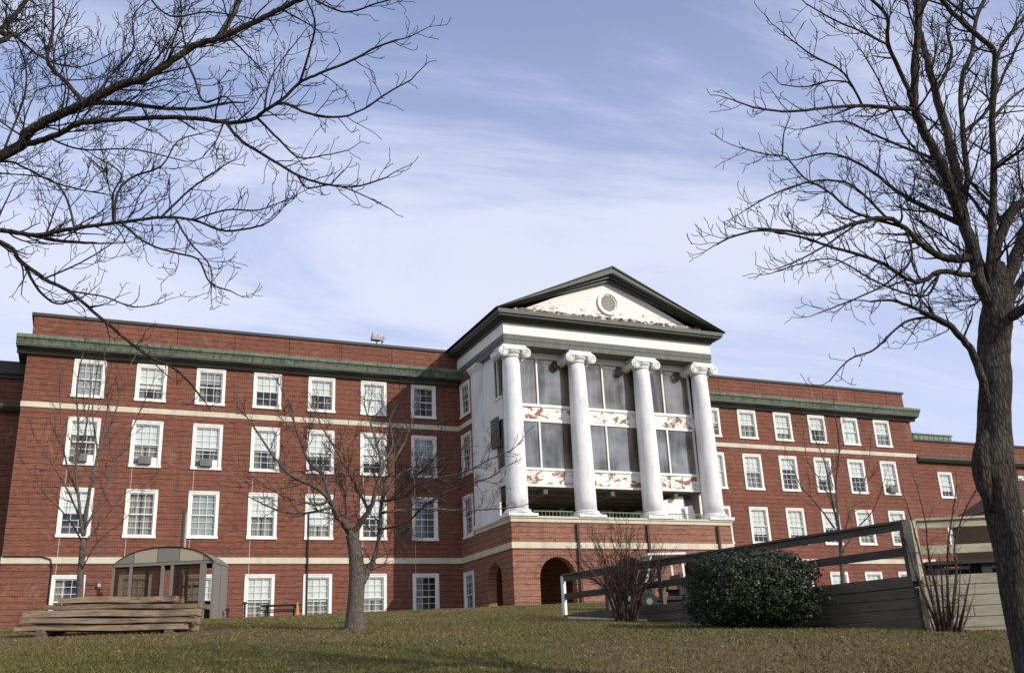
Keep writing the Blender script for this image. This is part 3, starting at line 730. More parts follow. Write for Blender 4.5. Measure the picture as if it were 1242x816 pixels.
ST = {(4, 0): ('blind_g', 1.0, None), (4, 1): ('blind_w', .45, 'both'), (4, 2): ('blind_g', .35, 'both'), (4, 3): ('blind_w', .5, None), (4, 4): ('blind_w', .5, 'both'), (4, 5): ('blind_w', 1.0, None), (4, 6): ('blind_g', 0.0, 'curtain_d2'),
      (3, 0): ('blind_w', .4, 'both'), (3, 1): ('blind_w', .42, 'full'), (3, 2): ('blind_w', .45, 'both'), (3, 3): ('blind_w', .55, 'both'), (3, 4): ('blind_w', .6, None), (3, 5): ('blind_w', .6, None), (3, 6): ('blind_g', 1.0, None),
      (2, 0): ('blind_w', .5, None), (2, 1): ('blind_w', .0, 'full'), (2, 2): ('blind_g', 1.0, None), (2, 3): ('blind_w', .5, 'full'), (2, 4): ('blind_w', .5, 'full'), (2, 5): ('blind_w', .5, None), (2, 6): ('blind_g', .0, 'curtain_d2'),
      (1, 0): ('blind_g', .0, 'one'), (1, 1): ('blind_w', .5, None), (1, 2): ('blind_w', .5, None), (1, 3): ('blind_w', .55, 'full'), (1, 4): ('blind_w', .55, 'full'), (1, 5): ('blind_w', .55, 'full'), (1, 6): ('blind_g', 0.0, None)}
for r in ROWS:
    z0, z1 = ROWS[r]
    for i, x in enumerate(LX):
        window(x, 0, z0, 1.6, z1-z0, 0, 2 if r == 4 else 3, 3, ST[(r, i)], ac=(r == 3 and i < 3))
    for i, x in enumerate(RX):
        st = ('blind_w', rr.choice([.5, .55, .45, .6]), rr.choice([None, 'full', 'both', 'full'])) if rr.random() < .85 else ('blind_w', 1.0, None)
        window(x, 0, z0, 1.6, z1-z0, 0, 2 if r == 4 else 3, 3, st, ac=(r == 3 and i == 5))
for r in (4, 3):
    z0, z1 = ROWS[r]; window(27.95, -1.22, z0, 1.6, z1-z0, -math.pi/2, 2 if r == 4 else 3, 3, ('blind_g', .3, None))
window(27.95, -1.22, 4.76, 1.6, 7.23-4.76, -math.pi/2, 3, 3, ('blind_g', .3, None))
window(27.95, -1.00, 0.30, 1.6, 2.52, -math.pi/2, 3, 3, ('blind_g', .2, None))
for x, a, b in PORCHW: window(x, 0, a, 0.95, b-a, 0, 2, 2, ('blind_w', .5, None))

# lower wings (same building)
mb = MB()
RWX = [68.55, 76.55, 80.3]; RWZ = [(8.40, 10.43), (4.72, 6.75), (0.9, 2.9)]
wall_strip(mb, 65.6, 95, -0.6, 11.3, [(x-0.62+0, x+0.62, a+.13, b-.13) for x in RWX for a, b in RWZ], lambda a, d, z: (a, 0.3+d, z))
mb.box(65.6, 0.32, 11.3, 95, 0.6, 12.85); mb.box(65.6, 13, -0.6, 95, 13.2, 12.8)
wall_strip(mb, -24, 3.65, -0.6, 11.35, [(1.0-0.67, 1.0+0.67, 0.45, 2.7)], lambda a, d, z: (a, 2.0+d, z))
mb.box(-24, 2.02, 11.35, 3.65, 2.3, 13.4); mb.box(-24, 13, -0.6, 3.65, 13.2, 13.4)
part(mb, 'wing_wall', M['brick'])
mb = MB(); mb.box(65.6, 0.2, 12.85, 95, 0.7, 12.98); mb.box(-24, 1.85, 13.40, 3.6, 2.4, 13.6); mb.box(-24, 1.7, 13.6, 3.6, 2.5, 14.3); mb.box(-24, 2.5, 12.8, 3.6, 13, 12.9); mb.box(65.6, .7, 12.5, 95, 13, 12.6)
part(mb, 'parapet_cap', M['roofdk'])
mb = MB()
for (x0, x1, yw, zb) in ((65.65, 95, 0.3, 11.15), (-24, 3.6, 2.0, 11.55)):
    mb.prism([(0, zb), (-0.3, zb), (-0.5, zb+0.2), (-0.5, zb+0.34), (0, zb+0.5)], lambda p: (x0, p[0]+yw-0.002, p[1]), lambda p: (x1, p[0]+yw-0.002, p[1]))
part(mb, 'cornice', M['dkgreen'])
mb = MB(); mb.prism([(68.9, 12.6), (73.2, 12.6), (73.2, 14.15), (68.9, 14.15)], lambda p: (p[0], 3.0, p[1]), lambda p: (p[0], 6.0, p[1]))
for i in range(8): mb.box(69.0+i*0.55, 2.96, 12.6, 69.04+i*0.55, 3.0, 14.1)
mb.box(68.8, 2.9, 14.15, 73.3, 6.1, 14.25); part(mb, 'roof_housing', M['copperg'])
for x in RWX:
    for k, (a, b) in enumerate(RWZ): window(x, 0.3, a, 1.5, b-a, 0, 2, 3, ('blind_w', .6, rr.choice([None, 'full'])))
window(1.0, 2.0, 0.3, 1.6, 2.52, 0, 3, 3, ('blind_w', .5, None))

# wall lamp with its conduit
wl = empty('wall_lamp', (8.2, -0.02, 2.35)); tag(wl, 'small white wall lamp on the brick left of the grey canopy shelter', 'wall lamp')
mb = MB(); mb.box(-0.05, -0.04, -0.08, 0.05, 0.018, 0.08); mb.build('mounting_plate', M['black'], wl)
mb = MB(); mb.tube([(0, -0.04, 0.03), (0, -0.12, 0.0), (0, -0.2, -0.05)], [0.04, 0.07, 0.09], 10); mb.build('lamp_head', M['white'], wl)
mb = MB(); mb.tube([(-0.05, 0, 0), (-0.75, 0, 0)], 0.018, 6); mb.build('conduit', M['black'], wl)
# rooftop vent
rv = empty('roof_vent', (23.55, 3.0, 15.4)); tag(rv, 'small pale metal vent cluster above the roof edge of the left wing', 'roof vent')
mb = MB(); mb.tube([(0, 0, 0), (0, 0, 2.55)], 0.05, 8); mb.tube([(0.35, 0, 0), (0.35, 0, 2.5)], 0.04, 8); mb.build('pipe', M['rust'], rv)
mb = MB(); mb.box(-0.35, -0.2, 2.5, 0.25, 0.2, 2.75); mb.tube([(-0.25, 0, 2.75), (-0.25, 0, 2.98)], 0.09, 8); mb.tube([(0.38, 0, 2.45), (0.5, 0, 2.8)], 0.10, 8); mb.tube([(0.05, 0, 2.75), (0.1, 0, 2.9)], 0.06, 8); mb.build('vent_cowl', M['soffit'], rv)

# ------------------------------------------------------------------ canopy shelter
def shelter():
    pL, pR = at(141, 757, 44.5), at(266, 757, 44.5)
    base = (pL+pR)/2; zg = gz(base.x, base.y)-0.02
    T0 = empty('canopy_shelter', (base.x, base.y, zg), -YAW); tag(T0, 'grey arched fabric canopy shelter standing against the brick wall behind the board pile', 'shelter')
    w_ = 2.22; d_ = 0.95; hs = 2.50; ht = 3.22
    def arc(x): return hs + (ht-hs)*(1-abs(x/w_)**2.3)**0.75 if abs(x) < w_ else hs
    for x in (-w_, -1.45, -0.05, 0.38, 1.75, w_):
        for y in (-d_, d_):
            wd = 0.13 if abs(x) < 2 else 0.1
            if abs(x-1.75) < 0.01: wd = 0.26
            mb = MB(); mb.box(x-wd/2, y-0.06, -0.5, x+wd/2, y+0.06, hs); mb.build('post', M['fabric'], T0)
    for x0, x1 in ((-w_, -1.45), (-1.45, -0.05), (0.38, 1.75)):
        mb = MB(); mb.box(x0+0.05, -d_-0.01, 0.1, x1-0.05, -d_+0.01, hs-0.05); mb.build('screen_panel', M['screen'], T0)
    mb = MB()
    for y in (-d_, d_): mb.box(-w_-0.05, y-0.075, hs-0.05, w_+0.05, y+0.075, hs+0.09)
    for x in (-w_, w_): mb.box(x-0.06, -d_, hs-0.04, x+0.06, d_, hs+0.08)
    split_build(mb, 'header_beam', M['fabric'], T0)
    K = 28; mb = MB(); xs = [-w_*1.02 + 2.04*w_*i/K for i in range(K+1)]
    for i in range(K):
        a, b = xs[i], xs[i+1]; za, zb = arc(max(-w_, min(w_, a))), arc(max(-w_, min(w_, b)))
        P = [(a, -d_-0.15, za), (b, -d_-0.15, zb), (b, d_+0.15, zb), (a, d_+0.15, za)]; mb.poly(P); mb.poly([(x, y, z+0.03) for x, y, z in P])
    mb.build('canopy', M['fabric'], T0, smooth=True)
    for nm, x0, x1, mt in (('gable_panel', -w_, -1.35, 'fabric'), ('gable_panel', -1.33, -0.30, 'fabric2'), ('gable_panel', -0.28, 0.68, 'fabric'), ('gable_panel', 0.70, 1.75, 'fabric2'), ('gable_panel', 1.77, w_, 'fabric')):
        mb = MB(); k = 8
        for i in range(k):
            a, b = x0+(x1-x0)*i/k, x0+(x1-x0)*(i+1)/k
            for y in (-d_-0.1, d_+0.1): mb.poly([(a, y, hs+0.09), (b, y, hs+0.09), (b, y, arc(b)), (a, y, arc(a))])
        split_build(mb, nm, M[mt], T0)
    mb = MB(); mb.box(-w_+0.1, d_-0.1, -0.4, w_-0.1, d_-0.04, 0.95); mb.build('back_rail', M['brown'], T0)
    mb = MB(); mb.box(0.5, -0.3, 1.50, 1.6, -0.15, 1.62); mb.box(0.5, -0.3, 1.35, 0.55, -0.2, 1.5); mb.box(1.55, -0.3, 1.35, 1.6, -0.2, 1.5); mb.build('white_bar', M['white'], T0)  # white bar with two short drops for the pale line across the interior
    mb = MB(); mb.box(w_-0.03, -d_, 0, w_+0.03, -d_+0.9, hs-0.05); mb.box(w_-0.03, d_-0.9, 0, w_+0.03, d_, hs-0.05); split_build(mb, 'side_curtain', M['fabric'], T0)
    mb = MB(); mb.box(-0.35, -0.3, ht-0.08, 0.35, 0.3, ht+0.10); mb.build('ridge_cap', M['rust'], T0)
shelter()
pp = at(221, 672, 46.5)
vp = empty('vent_pipe', (pp.x, pp.y, 0)); tag(vp, 'thin upright metal pipe rising behind the grey canopy shelter', 'pipe')
mb = MB(); mb.tube([(0.08, 0, -0.1), (0.08, 0, 5.2)], 0.055, 8); mb.build('pipe', M['soffit'], vp)
mb = MB(); mb.box(-0.12, -0.03, 0, -0.02, 0.05, 5.35); mb.build('mounting_channel', M['black'], vp)

# ------------------------------------------------------------------ board pile
pc = at(139, 760, 24.3); pc.z = -0.07; zg = gz(pc.x, pc.y)
brk = random.Random(5); PT = -YAW+math.radians(-1.5)
PR_ = Matrix.Rotation(PT, 4, 'Z') @ Matrix.Rotation(math.radians(2.1), 4, 'Y')
def board(x0, x1, y0, y1, z0, z1, tilt, name='wooden_board'):
    mb = MB(); n_ = 10; c0 = []
    ph = brk.uniform(0, 6)
    for i in range(n_+1):
        x = (x0-x1)/2+(x1-x0)*i/n_; e = 0.012*math.sin(ph+i*0.9); e2 = 0.015*math.sin(ph*2+i*1.4)
        c0.append([(x, -(y1-y0)/2+e2+brk.uniform(-.006, .006), 0+e), (x, (y1-y0)/2, 0+e), (x, (y1-y0)/2, (z1-z0)+e), (x, -(y1-y0)/2+e2*0.6+brk.uniform(-.012, .012), (z1-z0)+e+brk.uniform(-.006, .004))])
    base = mb.n
    for r_ in c0: mb.v += r_; mb.n += 4
    for i in range(n_):
        for k in range(4): a = base+i*4+k; b = base+i*4+(k+1) % 4; mb.f.append((a, b, b+4, a+4))
    mb.f.append((base+3, base+2, base+1, base)); e_ = base+n_*4; mb.f.append((e_, e_+1, e_+2, e_+3))
    R_ = PR_; c = pc + (R_ @ Vector(((x0+x1)/2, (y0+y1)/2, z0)))
    o = mb.build(name, M['board']); o.location = (c.x, c.y, zg+c.z); o.rotation_euler = (R_ @ Matrix.Rotation(brk.uniform(-0.02, 0.02), 4, 'Z')).to_euler()
    return o
for x in (-1.55, 1.55):
    o = board(-0.6, 0.6, -0.08, 0.08, -0.1, 0.10, 0); o.name = 'support_block'
    R_ = PR_; c = pc + (R_ @ Vector((x, 0, 0))); o.location = (c.x, c.y, zg+c.z-0.03); o.rotation_euler = (0, 0, PT+math.pi/2)
    o.data.materials[0] = M['timber_dk_shade']
    tag(o, 'short dark timber block under the %s end of the board pile' % ('left' if x < 0 else 'right'), 'timber block')
lay = [(-2.25, 1.95, .13), (-2.10, 2.18, .12), (-2.05, 2.20, .15), (-1.60, 2.22, .11), (-1.25, 1.62, .13)]
z = 0.145
for li, (a, b, th) in enumerate(lay):
    for k in range(4):
        xa, xb = a+brk.uniform(-.12, .3), b+brk.uniform(-.35, .08)
        if k == 0: xa, xb = a, b
        o = board(xa, xb, -0.5+k*0.26+brk.uniform(-.06, .03), -0.5+k*0.26+0.21, z, z+th, 0)
        lb = ['weathered sawn board in the bottom layer of the pile on the lawn', 'weathered sawn board in the second layer of the pile on the lawn', 'weathered sawn board in the middle layer of the pile on the lawn', 'weathered sawn board in the fourth layer of the pile on the lawn', 'short pale sawn board on the top of the pile on the lawn'][li]
        tag(o, lb, 'board', ['boards in the bottom layer', 'boards in the second layer', 'boards in the middle layer', 'boards in the fourth layer', 'boards in the top layer'][li])
    z += th+0.032
    # thin spacer stick
for i, (x, zz_) in enumerate(((-1.75, 0.42), (1.62, 0.56))):
    pass

# ------------------------------------------------------------------ picnic table, cone, small posts
q = at(340, 755, 44); gq = gz(q.x, q.y)
pt = empty('picnic_table', (q.x, q.y, gq-0.1), -YAW+0.15); tag(pt, 'low dark picnic table beside the orange cone near the brick wall', 'table')
mb = MB()
for i in range(5): mb.box(-0.85, -0.38+i*0.155, 0.60, 0.85, -0.24+i*0.155, 0.64)
mb.build('tabletop', M['black'], pt)
for y in (-0.75, 0.65):
    mb = MB(); mb.box(-0.85, y, 0.38, 0.85, y+0.22, 0.42); mb.build('bench', M['black'], pt)
for x in (-0.6, 0.6):
    mb = MB(); mb.bar((x, -0.68, 0), (x, -0.2, 0.6), 0.06, 0.06); mb.bar((x, 0.75, 0), (x, 0.25, 0.6), 0.06, 0.06); mb.bar((x, -0.75, 0.36), (x, 0.85, 0.36), 0.05, 0.05); mb.build('leg', M['black'], pt)
q = at(360, 755, 43.4); gq = gz(q.x, q.y)
cn = empty('traffic_cone', (q.x, q.y, gq)); tag(cn, 'orange traffic cone at the end of the dark picnic table', 'cone')
mb = MB(); mb.lathe([(0.12, 0.03), (0.11, 0.06), (0.04, 0.56), (0.035, 0.60)], 0, 0, 16); mb.build('cone_body', M['orange'], cn)
mb = MB(); mb.box(-0.15, -0.15, 0, 0.15, 0.15, 0.04); mb.build('base', M['orange'], cn)
for (px, h, lb) in ((275.5, 0.62, 'short black post on the grass right of the grey shelter'), (296, 0.85, 'thin black post beside the ground floor window frame')):
    q = at(px, 755, 45); g_ = gz(q.x, q.y)
    mb = MB(); mb.lathe([(0.05, 0), (0.05, h-0.1), (0.11, h-0.1), (0.11, h-0.03), (0.04, h)], 0, 0, 10); o = mb.build('bollard', M['black']); o.location = (q.x, q.y, g_-0.05); tag(o, lb, 'bollard')

# ------------------------------------------------------------------ timber walkway
Pa = Vector((22.58, -39.49, 0)); Pb = Vector((20.15, -28.48, 0)); Pc = Pa + RH*7.5 + FH*(-0.15)
zt = -1.17
WK = empty('timber_walkway', (Pa.x, Pa.y, -2.2)); tag(WK, 'raised timber walkway with dark plank rails and pale timber retaining wall', 'walkway')
def wk(mb, name, mat, **k):
    for o in split_build(mb, name, mat, WK, **k): o.location = (-Pa.x, -Pa.y, 2.2)
    return o
def timber_face(A_, B_, name, mat, courses=7, zbot=-2.6, ln=(1.3, 2.6)):
    d = (B_-A_); L_ = d.length; d.normalize(); nrm = Vector((d.y, -d.x, 0)); h = 0.205
    mb = MB(); rg = random.Random(3)
    for c in range(courses):
        z1 = zt - c*h; z0 = z1-h+0.008; s_ = -rg.uniform(0, 1.5); 
        while s_ < L_:
            e_ = min(L_, s_+rg.uniform(*ln)); a = max(0, s_)
            if e_-a > 0.05:
                p, q = A_+d*(a+0.003), A_+d*(e_-0.003); o_ = rg.uniform(-0.012, 0.012)
                mid = (z0+z1)/2; mb.bar(Vector((p.x, p.y, mid))+nrm*o_, Vector((q.x, q.y, mid))+nrm*o_, 0.18, z1-z0)
            s_ = e_
    return wk(mb, name, mat, bev=0.012)
dL = (Pb-Pa).normalized(); nL = Vector((dL.y, -dL.x, 0))  # to the right of travel
timber_face(Pa+dL*0.09, Pb, 'retaining_wall', M['timber_dk_shade'], 7)  # face turned from the sun, its shade also put into the timber colour
timber_face(Pa-dL*0.02, Pc, 'retaining_wall', M['timber'], 7)
inR = nL if nL.dot(RH) > 0 else -nL
mb = MB()
Z3 = lambda p, z: Vector((p.x, p.y, z))
for i in range(74):
    p = Pa + dL*(0.1+i*0.15); mb.bar(Z3(p+inR*0.1, zt+0.02), Z3(p+inR*1.9, zt+0.02), 0.135, 0.04)
q0 = Pa+inR*1.9; wdeck = FH*2.2
for i in range(40):
    p = q0 + RH*(0.1+i*0.15)+FH*0.05; mb.bar(Z3(p, zt+0.02), Z3(p+wdeck, zt+0.02), 0.135, 0.04)
wk(mb, 'deck', M['rail'])
def rails(A_, B_, mat, posts, thick=True, mid=True):
    d = (B_-A_).normalized()
    mb = MB(); mb.bar(Z3(A_, -0.145), Z3(B_, -0.145), 0.045, 0.15); wk(mb, 'rail', mat)
    mb = MB(); mb.bar(Z3(A_, -0.045), Z3(B_, -0.045), 0.15, 0.045); wk(mb, 'handrail', mat)
    if mid:
        mb = MB(); mb.bar(Z3(A_, -0.655), Z3(B_, -0.655), 0.045, 0.17); wk(mb, 'rail', mat)
    for s_ in posts:
        p = A_+d*s_; mb = MB(); n_ = Vector((d.y, -d.x, 0)); mb.bar(Z3(p, zt-0.1), Z3(p, -0.07), 0.13, 0.13, up=d); wk(mb, 'post', mat)
off = inR*0.0
rails(Pa+dL*0.05+inR*0.02, Pb, M['rail'], [0.1, 4.2, 7.2, 9.3])
mb = MB(); mb.bar(Z3(Pb, -1.3), Z3(Pb, -0.07), 0.09, 0.12, up=dL); wk(mb, 'post', M['white'])
rails(Pa+RH*0.1+FH*0.05, Pc+FH*0.1, M['timber'], [2.4, 4.9, 7.2])
mb = MB(); mb.bar(Z3(Pa, -1.25), Z3(Pa, -0.06), 0.19, 0.19, up=dL); wk(mb, 'post', M['timber'])

# utility cart standing behind the walkway
q = at(806, 735, 33.5); g_ = gz(q.x, q.y)
ct = empty('utility_cart', (q.x, q.y, g_+0.05), -YAW-math.radians(80)); tag(ct, 'small white framed utility cart seen through the dark walkway rails', 'cart')
mb = MB(); mb.box(-0.62, -1.1, 0.28, 0.62, 1.1, 0.42); mb.box(-0.6, -1.1, 0.42, 0.6, -0.55, 0.85); mb.box(-0.6, 0.35, 0.42, 0.6, 1.1, 0.8); mb.build('body', M['black'], ct, bev=0.03)
mb = MB(); mb.box(-0.58, 0.0, 0.62, 0.58, 0.5, 0.74); mb.box(-0.58, 0.45, 0.74, 0.58, 0.55, 1.15); mb.build('seat', M['brown'], ct, bev=0.02)
mb = MB()
for x in (-0.58, 0.58): mb.bar((x, -0.75, 0.8), (x, -0.5, 1.75), 0.07, 0.07, up=Vector((1, 0, 0))); mb.bar((x, 0.6, 0.8), (x, 0.55, 1.75), 0.07, 0.07, up=Vector((1, 0, 0)))
mb.box(-0.66, -0.62, 1.75, 0.66, 0.7, 1.82); mb.box(-0.58, -0.80, 0.82, 0.58, -0.74, 0.88)
for x in (-0.63, 0.63): mb.box(x-0.03, -0.5, 0.80, x+0.03, 0.35, 0.86); mb.box(x-0.03, -0.25, 0.30, x+0.03, -0.17, 0.80)
mb.build('roof_frame', M['white'], ct)
mb = MB(); mb.box(-0.62, -1.16, 0.35, 0.62, -1.10, 0.5); mb.build('bumper', M['white'], ct)
for x in (-0.35, 0.35):
    mb = MB(); mb.tube([(x, -1.12, 0.66), (x, -1.09, 0.66)], 0.06, 12); mb.build('headlight', M['white'], ct)
for x in (-0.6, 0.6):
    for y in (-0.72, 0.75):
        mb = MB(); mb.tube([(x-0.09, y, 0.27), (x+0.09, y, 0.27)], 0.27, 20); o = mb.build('wheel', M['tyre'], ct)
        mb = MB(); mb.tube([(x-0.1, y, 0.27), (x+0.1, y, 0.27)], 0.11, 12); mb.build('rim', M['rust'], o)

# garden pavilion with maroon roof, right
pv0 = at(1272, 690, 33.0); PVZ = -1.4
pv = empty('garden_pavilion', (pv0.x, pv0.y, PVZ), -YAW); tag(pv, 'low brown pavilion with maroon hipped roof beyond the pale timber wall', 'pavilion')
hw_, hd_ = 2.3, 2.0
mb = MB(); ze, zr = 3.0, 4.15
E4 = [(-hw_, -hd_, ze), (hw_, -hd_, ze), (hw_, hd_, ze), (-hw_, hd_, ze)]; R2 = [(-0.7, 0, zr), (0.7, 0, zr)]
mb.poly([E4[0], E4[1], R2[1], R2[0]]); mb.poly([E4[2], E4[3], R2[0], R2[1]]); mb.poly([E4[3], E4[0], R2[0]]); mb.poly([E4[1], E4[2], R2[1]]); mb.poly(E4[::-1]); mb.build('roof', M['shingle'], pv)
mb = MB(); mb.box(-hw_+0.1, -hd_+0.1, 2.82, hw_-0.1, hd_-0.1, 2.995); mb.build('fascia', M['soffit'], pv)
mb = MB()
fnp = lambda a, d, z: (a, -1.8+d, z)
arch_wall(mb, -2.1, 2.1, 0, 2.82, [(-1.62, 0.25, 1.98), (-0.75, 0.25, 1.98), (0.2, 0.25, 1.98), (1.2, 0.25, 1.98)], fnp, 0.15)
for x in (-2.1, 2.1): mb.box(x-0.05, -1.79, 0, x+0.05, 1.8, 2.82)
mb.box(-2.05, 1.7, 0, 2.05, 1.8, 2.82); mb.build('wall', M['brown'], pv)
# dark bench table standing on the deck
q = at(1195, 690, 23.5)
bt = empty('deck_table', (q.x, q.y, zt+0.04), -YAW); tag(bt, 'dark table with pale top edges on the deck behind the pale timber wall', 'table')
mb = MB(); mb.box(-1.5, -0.4, 0.42, 1.5, 0.4, 0.50); mb.build('tabletop', M['black'], bt)
for x in (-1.2, -0.1, 1.1):
    mb = MB(); mb.box(x-0.12, -0.3, 0, x+0.12, 0.3, 0.42); mb.build('leg', M['black'], bt)
mb = MB(); mb.box(-1.5, 0.55, 0.02, 1.5, 0.6, 0.40); mb.build('back_panel', M['black'], bt)

# ------------------------------------------------------------------ trees
def spline(P, n=6):
    out_ = []; k = len(P)
    for i in range(k-1):
        p0, p1, p2, p3 = P[max(i-1, 0)], P[i], P[i+1], P[min(i+2, k-1)]
        for j in range(n):
            t_ = j/n; out_.append(0.5*((2*p1) + (p2-p0)*t_ + (2*p0-5*p1+4*p2-p3)*t_*t_ + (3*p1-p0-3*p2+p3)*t_**3))
    out_.append(P[-1]); return out_
class Tree:
    def __init__(s, seed): s.r = random.Random(seed); s.trunk = MB(); s.limb = MB(); s.tw = MB(); s.limbs = []; s.axis = []
    def rv(s): return Vector((s.r.gauss(0, 1), s.r.gauss(0, 1), s.r.gauss(0, 1))).normalized()
    def twig(s, p, d, L, r_, lvl, P):
        """recursive twig: P = dict(up, wig, dens[], ratio)"""
        seg = max(3, min(7, int(L/P['seg']))); pts = [p]; rad = [r_]; dd = d.normalized(); q = p
        rend = max(P['rmin'], r_*0.45)
        for i in range(seg):
            dd = (dd + s.rv()*P['wig'] + Vector((0, 0, P['up']*(1 if lvl < 2 else 1.6)))).normalized()
            q = q + dd*(L/seg); pts.append(q); rad.append(r_+(rend-r_)*(i+1)/seg)
        (s.limb if r_ > 0.012 else s.tw).tube(pts, rad, 5 if r_ > 0.012 else 3, cap=False)
        if lvl >= P['maxl']: return
        k = max(1, int(L*P['dens'][lvl]))
        for c in range(k):
            f = s.r.uniform(0.2, 1.0) if c else 0.98
            i = min(seg-1, int(f*seg)); ff = f*seg-i; a = pts[i].lerp(pts[i+1], ff)
            ax = (pts[i+1]-pts[i]).normalized(); sdv = s.rv(); sdv = (sdv-ax*sdv.dot(ax))
            if sdv.length < 1e-4: continue
            sdv.normalize(); ang = s.r.uniform(*P['ang']); nd = ax*math.cos(ang)+sdv*math.sin(ang)
            s.twig(a, nd, L*s.r.uniform(*P['ratio'])*(1.12-0.45*f), max(P['rmin'], (r_+(rend-r_)*f)*0.62), lvl+1, P)
    def note(s, pts, rad):
        for p, r_ in zip(pts, rad): s.axis.append((*to_px(p), p))
    def limb_path(s, pts3, r0, r1, P, L0, dens, start=0.1, into=None, sides=8, px=None):
        if px is not None: pts3 = snap(s, px, pts3)
        s.limb = MB(); s.tw = MB(); s.limbs.append((s.limb, s.tw))
        pts = spline(pts3, 5); n = len(pts); 
        rad = [r0+(r1-r0)*(i/(n-1))**0.8 for i in range(n)]
        for i in range(1, n-1): pts[i] = pts[i] + s.rv()*rad[i]*0.22
        s.note(pts[2:], rad[2:])
        (into or s.limb).tube(pts, rad, sides, cap=True)
        tot = sum((pts[i+1]-pts[i]).length for i in range(n-1)); k = int(tot*dens*P.get('more', 1))
        for c in range(k):
            f = start+(1-start)*(c+s.r.random())/k; x = f*(n-1); i = min(n-2, int(x)); a = pts[i].lerp(pts[i+1], x-i)
            ax = (pts[i+1]-pts[i]).normalized(); sdv = s.rv(); sdv = (sdv-ax*sdv.dot(ax)).normalized(); ang = s.r.uniform(0.5, 1.15)
            s.twig(a, ax*math.cos(ang)+sdv*math.sin(ang), L0*s.r.uniform(0.5, 1.15)*(1.15-0.5*f), max(P['rmin'], min(rad[i]*0.5, P['r1'])), 1, P)
        # leader continues
        s.twig(pts[-1], (pts[-1]-pts[-2]), L0*0.8, max(P['rmin'], rad[-1]*0.9), 1, P)
    def done(s, name, label, cat, base, mt, mtw, group=None):
        o = empty(name, base); tag(o, label, cat, group)
        L_ = [(s.trunk, None, 'trunk')] + [(a, b, 'limb' if s.trunk.n else 'stem') for a, b in s.limbs]
        for mb, tw, nm in L_:
            if not mb.n: continue
            if tw is not None:
                nf = len(mb.f); mb.f += [tuple(i+mb.n for i in f) for f in tw.f]; mb.v += tw.v; mb.n += tw.n
            a = mb.build(nm, mt, o, smooth=True); a.location = (-base[0], -base[1], -base[2])
            if tw is not None:
                a.data.materials.append(mtw); a.data.polygons.foreach_set('material_index', [0]*nf + [1]*(len(a.data.polygons)-nf)); a.data.update()
        return o
def Zp(ox, oy, s_, pts): return [(ox+x/s_, oy+y/s_) for x, y in pts]
def to_px(P):
    d = P-CAM; k = d.dot(FW); return CX+F*d.dot(RT)/k, CY-F*d.dot(UP)/k, d.dot(FH)
def snap(T_, px, P3, lim=16):
    """start a limb on the axis of the stem it grows from and let its depth follow"""
    best = None
    for (x, y, v, q) in T_.axis:
        dd = math.hypot(x-px[0][0], y-px[0][1])
        if dd < lim and (best is None or dd < best[0]): best = (dd, v, q)
    if best is None: return P3
    v0 = (P3[0]-CAM).dot(FH); dv = best[1]-v0; n = len(P3)
    return [best[2].copy()] + [at(px[i][0], px[i][1], (P3[i]-CAM).dot(FH)+dv*(1-i/(n-1))) for i in range(1, n)]
def to3(px, v0, v1, rg, jit=0.12):
    n = len(px); o = []
    w_ = rg.uniform(-1, 1)
    for i, (x, y) in enumerate(px):
        t_ = i/(n-1); v = v0+(v1-v0)*t_ + jit*math.sin(t_*5+w_*6)*v0*0.06
        o.append(at(x, y, v))
    return o

# big tree whose limbs reach in from the left
TL = Tree(11); PL = dict(up=0.10, wig=0.24, dens=[0, 12, 15, 17], ratio=(0.36, 0.70), ang=(0.45, 1.1), rmin=0.0031, seg=0.07, maxl=3, r1=0.011, more=1.2)
lz = lambda pts: Zp(0, 0, 2.041, pts)
rg = random.Random(4)
trunk_top = at(-330, 330, 8.6); tb = at(-400, 560, 8.6); tb.z = gz(tb.x, tb.y)-0.2
TL.trunk.tube(spline([tb, tb+(trunk_top-tb)*0.35+Vector((0.05, 0, 0)), tb+(trunk_top-tb)*0.7, trunk_top, trunk_top+Vector((-.3, .2, 2.2)), trunk_top+Vector((-.2, .5, 5))], 5), [0.42-0.3*(i/25)**1.0 for i in range(26)], 14)
j0 = tb+(trunk_top-tb)*0.62; j1 = trunk_top; j2 = trunk_top+Vector((-.3, .2, 2.2))
pxm = 8.0/F  # metres per photo pixel at eight metres
